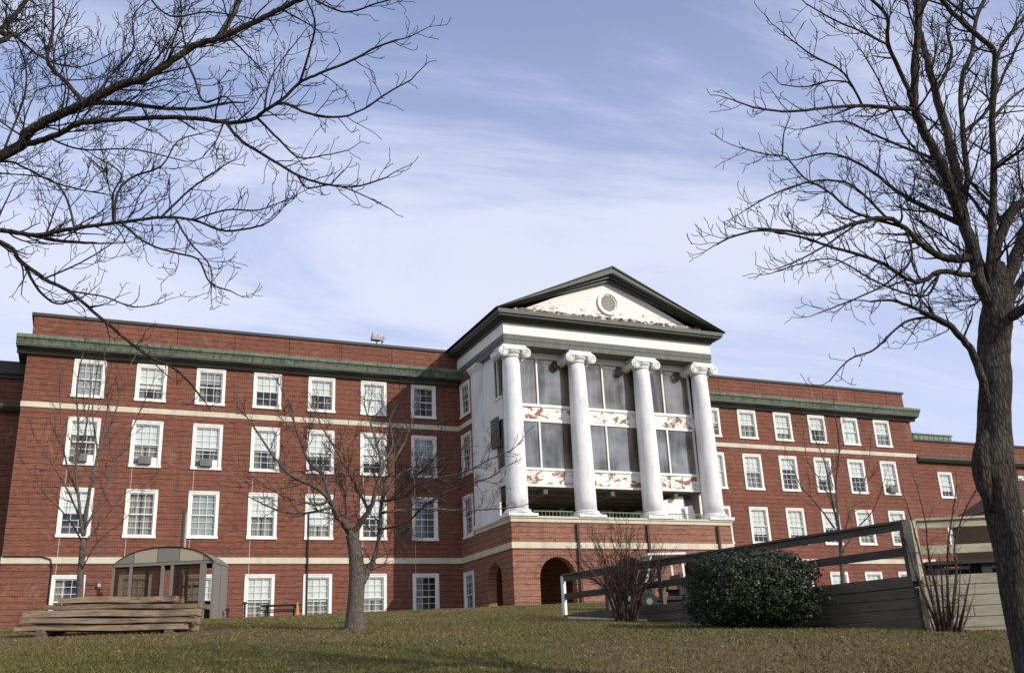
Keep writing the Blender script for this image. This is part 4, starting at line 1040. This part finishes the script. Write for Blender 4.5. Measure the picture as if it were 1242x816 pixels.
LIMBS = [
 # points, v0, v1, r0px, r1px, L0(m), dens, start joint
 ([(0, 385), (60, 335), (130, 292), (210, 255), (300, 210), (350, 198), (410, 160), (480, 115), (540, 95), (640, 50), (700, 20), (760, -10)], 8.4, 7.6, 9, 3.2, .8, 4.6, j1),
 ([(40, 352), (110, 345), (160, 325), (200, 305), (300, 295), (400, 291), (500, 295), (560, 303), (620, 298), (655, 275), (700, 245), (742, 205), (790, 183), (870, 150), (930, 118), (980, 100)], 8.3, 7.0, 5, 1.2, .42, 5.5, None),
 ([(650, 275), (700, 255), (760, 280), (840, 290), (900, 270), (960, 230), (1018, 198)], 7.3, 6.6, 1.8, .8, .26, 8, None),
 ([(560, 312), (600, 350), (680, 400), (740, 435), (800, 455), (880, 462), (955, 440)], 7.6, 6.9, 2.2, .8, .30, 8, None),
 ([(650, 300), (690, 345), (740, 390), (800, 385), (862, 372)], 7.4, 7.7, 1.6, .7, .22, 8, None),
 ([(740, 437), (760, 465), (820, 458), (880, 475), (960, 514)], 7.1, 6.8, 1.0, .6, .18, 8, None),
 ([(742, 205), (765, 130), (780, 60), (760, 0)], 7.2, 6.7, 1.6, .9, .4, 6, None),
 ([(655, 275), (665, 210), (690, 160), (745, 90)], 7.2, 7.6, 1.4, .7, .3, 8, None),
 ([(215, 258), (300, 255), (380, 265), (470, 270), (565, 255)], 8.2, 8.6, 3.4, 2.0, .3, 5, None),
 ([(460, 140), (480, 190), (505, 252), (560, 240), (600, 290)], 7.9, 7.6, 1.8, .8, .35, 6, None),
 ([(545, 90), (575, 40), (600, -15)], 7.8, 8.3, 5, 4, .5, 4, None),
 ([(205, 245), (160, 200), (118, 150), (130, 80), (132, -10)], 8.2, 8.6, 3, 2, .55, 6, None),
 ([(-30, 110), (0, 75), (40, 35), (70, -10)], 8.6, 9.4, 5, 4, .6, 5, j2),
 ([(0, 60), (50, 100), (118, 150), (200, 165), (280, 130)], 8.6, 9, 2, .8, .5, 6, None),
 ([(0, 400), (60, 415), (130, 450), (200, 470), (260, 480)], 8.4, 9.2, 2.2, .9, .4, 7, 'a'),
 ([(0, 570), (80, 582), (160, 570), (220, 560), (300, 550), (400, 538), (480, 545), (560, 572), (650, 558)], 8.3, 7.4, 5, 1.2, .45, 6.5, 'b'),
 ([(80, 582), (150, 597), (240, 602)], 8.2, 8.4, 3, 1.5, .35, 5, None),
 ([(300, 575), (360, 600), (430, 625), (490, 642), (520, 700), (570, 720)], 7.9, 7.5, 1.6, .8, .35, 8, None),
 ([(290, 550), (290, 480), (325, 440), (400, 410), (440, 350), (500, 330)], 8, 8.5, 2.0, .8, .45, 6.5, None),
 ([(275, 550), (280, 480), (300, 430), (240, 390)], 8, 8.8, 1.8, .8, .4, 6, None),
 ([(180, 557), (160, 480), (110, 440), (0, 430)], 8.2, 8.8, 1.5, .8, .4, 6.5, None),
 ([(400, 538), (470, 470), (540, 420), (570, 400)], 7.9, 7.6, 1.5, .7, .38, 7, None),
 ([(480, 545), (560, 520), (640, 520), (720, 490)], 7.8, 7.2, 1.3, .6, .3, 8, None),
 ([(440, 545), (470, 600), (520, 660), (522, 730)], 7.8, 7.5, 1.3, .6, .32, 8, None),
 ([(0, 600), (50, 645), (110, 690), (170, 720), (230, 770), (300, 830), (365, 880), (440, 918), (500, 985)], 8.4, 7.8, 3.8, 1.0, .32, 3.0, 'b'),
 ([(60, 660), (90, 710), (140, 752), (205, 735)], 8.2, 8.4, 2, .9, .32, 7, None),
 ([(110, 690), (200, 650), (280, 600), (310, 560)], 8.3, 8.6, 1.2, .6, .35, 7, None),
 ([(170, 720), (260, 735), (330, 760), (400, 750)], 8.1, 8.3, 1.1, .6, .25, 7, None),
 ([(760, -5), (850, 30), (930, 10), (1000, -10)], 7.6, 7.2, 1.5, .8, .4, 7, None),
 ([(360, -20), (420, 40), (520, 30), (640, 50)], 8.1, 7.8, 1.5, .8, .45, 6, None),
 ([(230, 250), (280, 180), (330, 120), (330, 40), (380, -10)], 8.3, 9.0, 1.8, .8, .5, 6, None),
 ([(20, 365), (60, 240), (60, 150), (20, 60)], 8.5, 9.2, 1.7, .8, .5, 6, None),
 ([(120, 330), (200, 370), (330, 370), (460, 400)], 8.3, 8.8, 1.5, .7, .45, 6.5, None),
 ([(365, 880), (372, 890), (420, 935)], 7.9, 7.8, .8, .5, .15, 4, None),
]
for pts, v0, v1, r0, r1, L0, dn, j in LIMBS:
    if isinstance(j, str): pts = [(-673, 673), (-450, 600), (-220, 420 if j == 'a' else 560)] + pts; j = None
    P3 = to3(lz(pts), v0, v1, rg)
    if j is None and pts[0][0] > -100: P3 = snap(TL, lz(pts), P3)
    if j is not None: P3 = [j.copy()] + P3
    pxr = (7.6 if r0 > 4 else 9.0)/F
    TL.limb_path(P3, r0*pxr, r1*pxr, PL, L0, dn, sides=8 if r0 > 3 else 6)
TL.done('bare_tree', 'bare dark limbed tree whose branches reach in from the left edge', 'tree', (tb.x, tb.y, tb.z), M['bark'], M['twig'])

# big tree on the right
TR = Tree(23); PR = dict(up=0.09, wig=0.25, dens=[0, 12, 15, 17], ratio=(0.36, 0.70), ang=(0.45, 1.1), rmin=0.0033, seg=0.08, maxl=3, r1=0.013, more=1.1)
V = 9.6; pm = V/F
c_ = [(1290, 1010, 62), (1272, 900, 52), (1259, 816, 27), (1238, 720, 25), (1224, 645, 23), (1209, 580, 24), (1206, 540, 23), (1207, 500, 21.5), (1206, 450, 21), (1206, 415, 21.5), (1209, 385, 22), (1210, 352, 19), (1208, 320, 12)]
tp = [at(x, y, V) for x, y, w_ in c_]; tr_ = [w_*pm*0.89 for x, y, w_ in c_]
tp[0].z = min(tp[0].z, gz(tp[0].x, tp[0].y)-0.3)
tr_[0] = 0.34; tr_[1] = 0.27
sp_ = spline(tp, 4); rr_ = [float(np.interp(i/4, range(len(tr_)), tr_)) for i in range(len(sp_))]
n_before = len(TR.trunk.v)
TR.trunk.tube(sp_, rr_, 20); TR.note(sp_, rr_)
# lumps and an old wound on the trunk
tv = TR.trunk.v
for i, (x, y, z) in enumerate(tv):
    k = i//20; c = sp_[min(k, len(sp_)-1)]; dv = Vector((x, y, z))-c; a = (i % 20)/20*2*math.pi
    s_ = 1+0.05*math.sin(a*3+k*0.6)+0.04*math.sin(a*5-k*1.1)+TR.r.uniform(-.015, .015)
    tv[i] = tuple(c+dv*s_)
for pts_, rad_ in (([(1204, 620), (1195, 590), (1191, 565), (1193, 540), (1200, 518)], [.03, .085, .10, .085, .03]), ([(1212, 596), (1206, 575), (1205, 552), (1208, 530)], [.02, .045, .05, .02])):
    TR.trunk.tube(spline([at(x, y, V-0.06) for x, y in pts_], 3), [float(np.interp(i/3, range(len(rad_)), rad_)) for i in range(3*(len(pts_)-1)+1)], 9)
rz_ = lambda pts: Zp(860, 0, 2.04, pts)
FK = at(1207, 390, V)
RL = [
 ([(700, 800), (672, 700), (650, 600), (620, 530), (600, 470), (570, 400), (530, 320), (508, 260), (510, 150), (516, 60), (515, -30)], 9.6, 8.8, 10, 3.2, .85, 3.2),
 ([(712, 790), (660, 640), (625, 520), (615, 440), (590, 330), (560, 230), (535, 130), (520, 60), (540, -30)], 9.6, 10.2, 10, 3.0, .8, 3.2),
 ([(628, 520), (640, 440), (628, 330), (625, 200), (650, 130), (660, 50), (690, -20)], 9.9, 10.6, 4, 2.4, .7, 4),
 ([(715, 790), (692, 680), (700, 560), (705, 420), (700, 300), (708, 150), (690, 110), (600, 30), (560, -30)], 9.6, 9.0, 6, 2.4, .7, 3.6),
 ([(720, 780), (705, 640), (740, 540), (785, 495), (840, 440), (900, 330)], 9.6, 9.2, 9, 4, .8, 3.5),
 ([(725, 785), (745, 680), (790, 560), (850, 420), (880, 250), (870, 60)], 9.7, 10.8, 11, 4, .9, 3),
 ([(730, 800), (770, 770), (840, 720), (950, 640)], 9.6, 8.8, 8, 4, .8, 3),
 ([(735, 790), (745, 740), (800, 660), (900, 560)], 9.7, 10.4, 8, 3.5, .8, 3),
 ([(505, 275), (440, 266), (380, 262), (300, 266), (200, 276), (120, 268), (60, 248)], 9.0, 8.2, 2.6, .7, .32, 7),
 ([(640, 650), (600, 640), (560, 628), (520, 600), (485, 565), (440, 540), (370, 550), (280, 580), (180, 570), (120, 565)], 9.5, 8.6, 5, .9, .45, 6),
 ([(605, 555), (560, 525), (510, 500), (460, 470), (410, 430), (350, 395), (290, 380), (220, 395)], 9.4, 10.4, 3.4, .8, .45, 6.5),
 ([(664, 688), (620, 678), (570, 672), (530, 695), (490, 690), (430, 652), (370, 630), (300, 610), (240, 590), (140, 570), (60, 585), (20, 605)], 9.5, 8.3, 3.2, .8, .4, 7),
 ([(380, 262), (350, 205), (320, 170), (260, 140), (205, 100), (170, 70)], 8.8, 8.2, 1.5, .6, .35, 8),
 ([(508, 260), (480, 190), (442, 110), (440, 40), (380, -20)], 9.0, 8.4, 3, 1.5, .6, 5),
 ([(490, 560), (420, 545), (350, 520), (290, 470), (235, 440), (190, 390), (140, 382), (75, 365)], 9.3, 8.7, 1.8, .6, .35, 8),
 ([(180, 385), (185, 330), (200, 290)], 8.8, 8.6, .9, .5, .2, 8),
 ([(700, 560), (640, 480), (560, 420), (480, 330), (420, 200), (380, 130)], 9.4, 10.2, 2, .8, .5, 6),
 ([(560, 400), (470, 360), (400, 330), (330, 300), (230, 320)], 9.3, 10.0, 1.8, .7, .4, 7),
 ([(480, 570), (500, 640), (440, 700), (360, 740), (270, 775)], 9.2, 8.8, 1.5, .6, .35, 7),
 ([(570, 672), (540, 730), (470, 720), (400, 690), (300, 640), (170, 670)], 9.3, 8.7, 1.5, .6, .35, 7),
 ([(370, 550), (300, 600), (230, 640), (170, 665)], 9.0, 8.6, 1.3, .6, .32, 8),
 ([(440, 540), (380, 480), (330, 450), (250, 450), (160, 480), (90, 520)], 9.2, 8.6, 1.6, .6, .35, 8),
 ([(350, 205), (300, 200), (240, 215), (180, 210)], 8.7, 8.3, 1.0, .6, .3, 8),
 ([(442, 110), (380, 80), (310, 50), (240, 10)], 8.8, 8.2, 1.5, .7, .4, 8),
 ([(705, 420), (760, 380), (830, 330)], 9.2, 8.8, 2.5, 1.0, .5, 5),
 ([(700, 300), (740, 250), (820, 190)], 9.2, 9.6, 2.5, 1.0, .5, 5),
 ([(625, 330), (690, 270), (740, 160), (790, 60)], 10, 10.5, 2.5, 1.2, .5, 5),
 ([(708, 150), (740, 90), (790, 30)], 9.2, 9.5, 2.5, 1.0, .5, 5),
 ([(650, 450), (690, 500), (720, 540)], 9.8, 9.6, 2, 1.2, .4, 5),
 ([(660, 50), (600, 10), (560, -30)], 10.3, 10.3, 2, 1.2, .5, 5),
 ([(560, 230), (600, 140), (590, 60), (640, -10)], 10, 10.6, 2.5, 1.2, .5, 5),
]
for pts, v0, v1, r0, r1, L0, dn in RL:
    TR.limb_path(to3(rz_(pts), v0, v1, rg), r0*pm*(.92 if r0 > 5 else 1.25), r1*pm*1.25, PR, L0, dn, sides=10 if r0 > 5 else 6, px=rz_(pts))
# low limb on the left of the trunk
TR.limb_path(to3([(1206, 520), (1196, 478), (1184, 436), (1168, 412), (1148, 392), (1128, 382), (1105, 372), (1080, 364), (1056, 366)], 9.5, 8.9, rg), 6.5*pm, 1.2*pm, PR, .40, 5.0, start=.35)
TR.limb_path(to3([(1132, 384), (1105, 388), (1085, 400), (1060, 424), (1030, 436), (1006, 462)], 9.1, 8.5, rg), 2.0*pm, .7*pm, PR, .30, 5.5)
TR.limb_path(to3([(1128, 382), (1140, 392), (1150, 400), (1120, 414)], 9.2, 9.5, rg), 1.2*pm, .6*pm, PR, .22, 5)
TR.done('bare_tree', 'large bare tree with thick forking trunk at the right edge', 'tree', tuple(tp[0]), M['bark'], M['twig'])

# middle tree in front of the left wing
TM = Tree(31); PMt = dict(up=0.09, wig=0.19, more=1.35, dens=[0, 10, 13, 12], ratio=(0.38, 0.66), ang=(0.4, 0.95), rmin=0.0045, seg=0.14, maxl=3, r1=0.018)
V = 23.6; pm = V/F; b0 = at(430, 763, V); zb = gz(b0.x, b0.y)
mz = lambda pts: Zp(300, 480, 2.72, pts)
tp = [at(429, 772, V), at(430, 760, V), at(431, 735, V), at(433, 700, V), at(431, 670, V), at(426.5, 648, V)]
TM.trunk.tube(spline(tp, 4), [float(np.interp(i/4, range(6), [.30, .245, .20, .19, .17, .15])) for i in range(21)], 14); TM.note(spline(tp, 4), [0.2]*21)
ML = [
 ([(345, 470), (320, 425), (300, 400), (270, 345), (240, 310), (180, 280), (130, 250), (80, 190), (20, 100)], V, V-1.5, 4.5, 1.0, .9, 3.2),
 ([(270, 345), (250, 262), (205, 220), (172, 140), (145, 60), (120, 0)], V, V+1.5, 3, .9, .9, 3.2),
 ([(275, 345), (230, 358), (150, 340), (80, 310), (15, 262)], V, V-1.8, 2, .6, .7, 3.2),
 ([(290, 365), (200, 385), (130, 385), (60, 360), (0, 330)], V-.2, V-2, 1.7, .6, .6, 3.2),
 ([(348, 460), (400, 380), (420, 320), (440, 235), (425, 150), (395, 60)], V, V-.6, 4, 1.0, .9, 3.4),
 ([(395, 385), (352, 285), (300, 190), (250, 110), (230, 60)], V, V+1.6, 2, .7, .9, 3.4),
 ([(385, 600), (410, 555), (438, 440), (442, 350), (480, 225), (520, 150), (540, 90)], V+.3, V+1.6, 3.6, .9, .9, 3.6),
 ([(442, 350), (520, 330), (560, 292), (640, 270), (720, 250), (800, 210), (872, 178)], V+.3, V-.8, 2.0, .6, .8, 4.2),
 ([(450, 385), (560, 370), (680, 376), (780, 375), (880, 368)], V+.3, V+2, 1.8, .6, .7, 4.0),
 ([(470, 335), (560, 262), (620, 200), (650, 130)], V+.4, V-1, 1.6, .6, .8, 4.2),
 ([(440, 440), (520, 420), (600, 350), (700, 300), (800, 270)], V+.3, V-2, 1.6, .6, .8, 4.2),
 ([(438, 240), (480, 160), (470, 80), (500, 20)], V, V+1, 1.6, .6, .8, 3.6),
 ([(345, 420), (320, 320), (300, 260), (330, 180)], V, V+1.5, 1.6, .6, .8, 3.6),
 ([(442, 350), (500, 260), (600, 220), (700, 190)], V+.3, V+2.5, 1.6, .6, .8, 4.2),
]
for pts, v0, v1, r0, r1, L0, dn in ML: TM.limb_path(to3(mz(pts), v0, v1, rg), r0*pm, r1*pm, PMt, L0, dn, px=mz(pts))
TM.limb_path([at(434, 715, V), at(441, 702, V), at(446, 690, V+.2), at(452, 682, V+.3)], 5*pm, 4*pm, PMt, .3, .2)
TM.done('bare_tree', 'medium bare spreading tree on the lawn in front of the left wing', 'tree', (b0.x, b0.y, zb), M['bark2'], M['twigred'])

# small left tree behind the board pile: a fan of straight stems
def fan(seed, base_px, v, stems, r0, name, label, P, L0, dn, mt, mtw, trunk=None, cat='tree'):
    T_ = Tree(seed); b = at(base_px[0], base_px[1], v); zb = gz(b.x, b.y); pm = v/F
    if trunk:
        tp = [at(x, y, v) for x, y, w_ in trunk]; tp[0].z = min(tp[0].z, zb-0.1)
        T_.trunk.tube(spline(tp, 4), [float(np.interp(i/4, range(len(trunk)), [w_*pm for _, _, w_ in trunk])) for i in range(4*(len(trunk)-1)+1)], 10)
    g2 = random.Random(seed)
    for pts, ra in stems:
        dv = g2.uniform(-1.2, 1.2)*v*0.04; pp_ = to3(pts, v, v+dv, g2)
        if not trunk:
            pp_[0].z = gz(pp_[0].x, pp_[0].y)-0.05
        T_.limb_path(pp_, ra*pm, max(P['rmin'], ra*pm*0.3), P, L0, dn, start=0.25)
    return T_.done(name, label, cat, (b.x, b.y, zb), mt, mtw)
PF = dict(up=0.16, wig=0.13, dens=[0, 6, 8, 6], ratio=(0.35, 0.6), ang=(0.3, 0.7), rmin=0.0045, seg=0.16, maxl=2, r1=0.014)
fan(41, (96, 765), 26.8, [
  ([(101, 650), (106, 610), (114, 570), (124, 530), (131, 495), (128, 450)], 2.6), ([(101, 650), (96, 610), (92, 570), (95, 520), (93, 470), (100, 430)], 2.2),
  ([(101, 640), (85, 600), (62, 560), (45, 535)], 1.5), ([(103, 640), (125, 600), (140, 560), (160, 520), (178, 480)], 1.7), ([(104, 655), (130, 625), (150, 600), (170, 590)], 1.1),
  ([(99, 655), (80, 625), (55, 600), (35, 570)], 1.2), ([(110, 590), (118, 550), (112, 500), (118, 450)], 1.6), ([(95, 600), (80, 560), (75, 520), (72, 480)], 1.5),
  ([(120, 545), (140, 500), (150, 460), (165, 430)], 1.4), ([(93, 560), (104, 520), (110, 470), (109, 440)], 1.3), ([(99, 690), (120, 655), (145, 635), (160, 620)], .9)],
  0, 'small_bare_tree', 'small bare tree of upright stems behind the board pile', PF, .9, 2.0, M['bark2'], M['twig'], trunk=[(95, 772, 5.2), (96, 740, 4.4), (97.5, 700, 3.9), (101, 655, 3.4)])
fan(43, (1022, 700), 36, [
  ([(1018, 645), (1008, 600), (1000, 560), (985, 525)], 1.6), ([(1018, 645), (1014, 590), (1018, 540), (1012, 500)], 1.6), ([(1020, 660), (1032, 620), (1048, 585), (1055, 550)], 1.4), ([(1012, 640), (990, 610), (972, 590), (958, 560)], 1.2),
  ([(1021, 670), (1040, 640), (1058, 620), (1070, 590)], 1.1), ([(1012, 620), (1000, 590), (980, 560), (975, 530)], 1.0)],
  0, 'small_bare_tree', 'slender bare tree seen above the walkway rail before the right wing', PF, 1.0, 1.8, M['bark2'], M['twig'], trunk=[(1024, 735, 3.2), (1022, 700, 2.8), (1020, 670, 2.4), (1018, 645, 2.0)])
PS = dict(up=0.10, wig=0.22, dens=[0, 9, 12, 8], ratio=(0.35, 0.65), ang=(0.35, 0.9), rmin=0.0042, seg=0.09, maxl=3, r1=0.009)
g3 = random.Random(8); st = []
for i in range(40):
    a = g3.uniform(-1, 1); x0 = 760+a*9+g3.uniform(-4, 4); top = 652+abs(a)*34+g3.uniform(-18, 20); xt = 752+a*56+g3.uniform(-8, 8)
    st.append(([(x0, 750), ((x0*2+xt)/3-3*a, 718), ((x0+xt*2)/3, (718+top)/2), (xt, top)], g3.uniform(.7, 1.5)))
fan(51, (758, 750), 25.6, st, 0, 'bare_shrub', 'many stemmed bare reddish shrub in front of the walkway rails left of the bush', PS, .5, 4.5, M['twigred'], M['twigred'], cat='shrub')
st = []
for i in range(15):
    a = -1+2*i/14; x0 = 1150+a*15; L_ = g3.uniform(50, 90) if i % 2 else g3.uniform(25, 45)
    st.append(([(x0, 768), (x0+a*7, 768-L_*0.45), (x0+a*13+g3.uniform(-3, 3), 768-L_)], g3.uniform(1.2, 2.3)))
for xs_ in ([(1142, 766), (1128, 720), (1118, 680), (1108, 640), (1098, 605)], [(1145, 766), (1135, 715), (1126, 670), (1122, 630), (1112, 590)], [(1150, 766), (1149, 710), (1150, 660), (1156, 620), (1160, 590)], [(1152, 766), (1160, 700), (1158, 660), (1170, 620), (1186, 590)], [(1140, 766), (1112, 700), (1100, 660), (1090, 640)]):
    st.append((xs_, 1.8))
fan(53, (1150, 768), 18.9, st, 0, 'bare_shrub', 'bare upright cut shrub against the pale timber wall corner', dict(PS, rmin=0.0035), .38, 3.0, M['twigred'], M['twigred'], cat='shrub')

# evergreen bush
def bush():
    c = at(916, 755, 21.4); zb = gz(c.x, c.y); o = empty('evergreen_bush', (c.x, c.y, zb), -YAW)
    tag(o, 'rounded dark evergreen bush in front of the timber walkway wall', 'bush')
    g = np.random.default_rng(3); n = 30000
    # lumpy squashed crown
    ph = g.uniform(0, 2*np.pi, n); ct = g.uniform(-1, 1, n); st_ = np.sqrt(1-ct**2)
    d = np.stack([st_*np.cos(ph), st_*np.sin(ph), ct], 1)
    lump = 1 + 0.07*np.sin(5*d[:, 0]+2)*np.sin(4*d[:, 2]+1) + 0.05*np.sin(11*d[:, 0]+7*d[:, 1]) + 0.05*np.sin(13*d[:, 2]+9*d[:, 0]+2) + 0.03*g.normal(size=n)
    lump += 0.06*np.sin(23*d[:, 0]+5*np.sin(9*d[:, 2]))*np.cos(19*d[:, 1]+3)
    rad = (1-0.42*g.random(n)**2.2)*lump*(1+0.14*g.random(n)*(g.random(n) > 0.93))
    sup = np.array([1.36, 1.02, 0.79]); p = np.sign(d)*np.abs(d)**0.80*rad[:, None]*sup; p[:, 2] += 0.80; p[:, 2] = np.maximum(p[:, 2], 0.03)
    p[:, 2] += 0.06*p[:, 0]*-1*0.3
    nrm = d + g.normal(size=(n, 3))*0.55; nrm /= np.linalg.norm(nrm, axis=1)[:, None]
    t1 = np.cross(nrm, g.normal(size=(n, 3))); t1 /= np.linalg.norm(t1, axis=1)[:, None]; t2 = np.cross(nrm, t1)
    L_ = g.uniform(0.03, 0.085, n)[:, None]; W_ = L_*0.36
    V = np.stack([p-t1*L_*0.5, p+t2*W_, p+t1*L_*0.6, p-t2*W_], 1).reshape(-1, 3)
    Fc = np.arange(n*4).reshape(-1, 4)
    me = bpy.data.meshes.new('foliage'); me.from_pydata(V.tolist(), [], Fc.tolist()); me.update(); me.materials.append(M['leaf'])
    a = bpy.data.objects.new('foliage', me); col.objects.link(a); a.parent = o
    tm = Tree(9)
    for i in range(40):
        a_ = tm.r.uniform(0, 6.28); e = Vector((math.cos(a_)*tm.r.uniform(.3, 1.2), math.sin(a_)*tm.r.uniform(.3, .9), tm.r.uniform(.6, 1.45)))
        tm.limb.tube([Vector((0, 0, 0)), e*0.5+Vector((0, 0, 0.1)), e], [0.03, 0.018, 0.006], 5)
    tm.limb.build('stems', M['bark'], o)
bush()

# ------------------------------------------------------------------ grass and leaf litter
def scatter():
    g = np.random.default_rng(12); n = 200000
    v = 11.5+35*g.random(n)**1.45; px = g.uniform(-60, 1300, n)
    u = (px-CX)/(F*1.055)*v; P = np.stack([CAM.x+_cy*u+_sy*v, CAM.y-_sy*u+_cy*v], 1)
    # height lookup on a grid for speed
    vg = np.linspace(11, 47, 80); pg = np.linspace(-80, 1320, 60)
    H = np.array([[gz(*(lambda q: (q.x, q.y))(UV((a-CX)/(F*1.055)*b, b))) for a in pg] for b in vg])
    iv = (v-vg[0])/(vg[1]-vg[0]); ip = (px-pg[0])/(pg[1]-pg[0]); i0 = np.clip(iv.astype(int), 0, 78); j0 = np.clip(ip.astype(int), 0, 58); fv = iv-i0; fp = ip-j0
    z = H[i0, j0]*(1-fv)*(1-fp)+H[i0+1, j0]*fv*(1-fp)+H[i0, j0+1]*(1-fv)*fp+H[i0+1, j0+1]*fv*fp
    z += np.where(v < 44, 0.02, 0.0)*np.sin(u*1.7+v*0.9)*np.sin(v*1.3-u*0.4)
    patch = 0.55+0.45*np.sin(u*1.3+1.7*np.sin(v*0.6))*np.sin(v*1.1+np.cos(u*0.8)); h = g.uniform(0.018, 0.052, n)*(0.7+0.5*patch)
    a = g.uniform(0, 2*np.pi, n); ca, sa = np.cos(a), np.sin(a); wd = 0.0045+0.00028*v; lean = g.normal(0, 0.65, (n, 2))*h[:, None]
    A = np.stack([P[:, 0]-ca*wd, P[:, 1]-sa*wd, z-0.01], 1); Bq = np.stack([P[:, 0]+ca*wd, P[:, 1]+sa*wd, z-0.01], 1); Cq = np.stack([P[:, 0]+lean[:, 0], P[:, 1]+lean[:, 1], z+h], 1)
    V_ = np.stack([A, Bq, Cq], 1).reshape(-1, 3)
    me = bpy.data.meshes.new('grass'); me.from_pydata(V_.tolist(), [], np.arange(n*3).reshape(-1, 3).tolist()); me.update(); me.materials.append(M['blade'])
    o = bpy.data.objects.new('grass', me); col.objects.link(o); tag(o, 'short patchy winter grass growing over the sloping lawn', 'grass', kind='stuff')
    k = 2600; idx = g.choice(n, k, replace=False); s_ = g.uniform(0.012, 0.032, k)
    c = np.stack([P[idx, 0], P[idx, 1], z[idx]+g.uniform(0.02, 0.04, k)], 1); t1 = g.normal(size=(k, 3)); t1[:, 2] *= 0.4; t1 /= np.linalg.norm(t1, axis=1)[:, None]; t2 = np.cross(t1, g.normal(size=(k, 3))*[.3, .3, 1]); t2 /= np.linalg.norm(t2, axis=1)[:, None]
    V_ = np.stack([c-t1*s_[:, None], c+t2*s_[:, None]*.7, c+t1*s_[:, None], c-t2*s_[:, None]*.7], 1).reshape(-1, 3)
    me = bpy.data.meshes.new('leaf_litter'); me.from_pydata(V_.tolist(), [], np.arange(k*4).reshape(-1, 4).tolist()); me.update(); me.materials.append(M['dryleaf'])
    o = bpy.data.objects.new('leaf_litter', me); col.objects.link(o); tag(o, 'dry brown leaves scattered over the lawn', 'leaves', kind='stuff')
scatter()
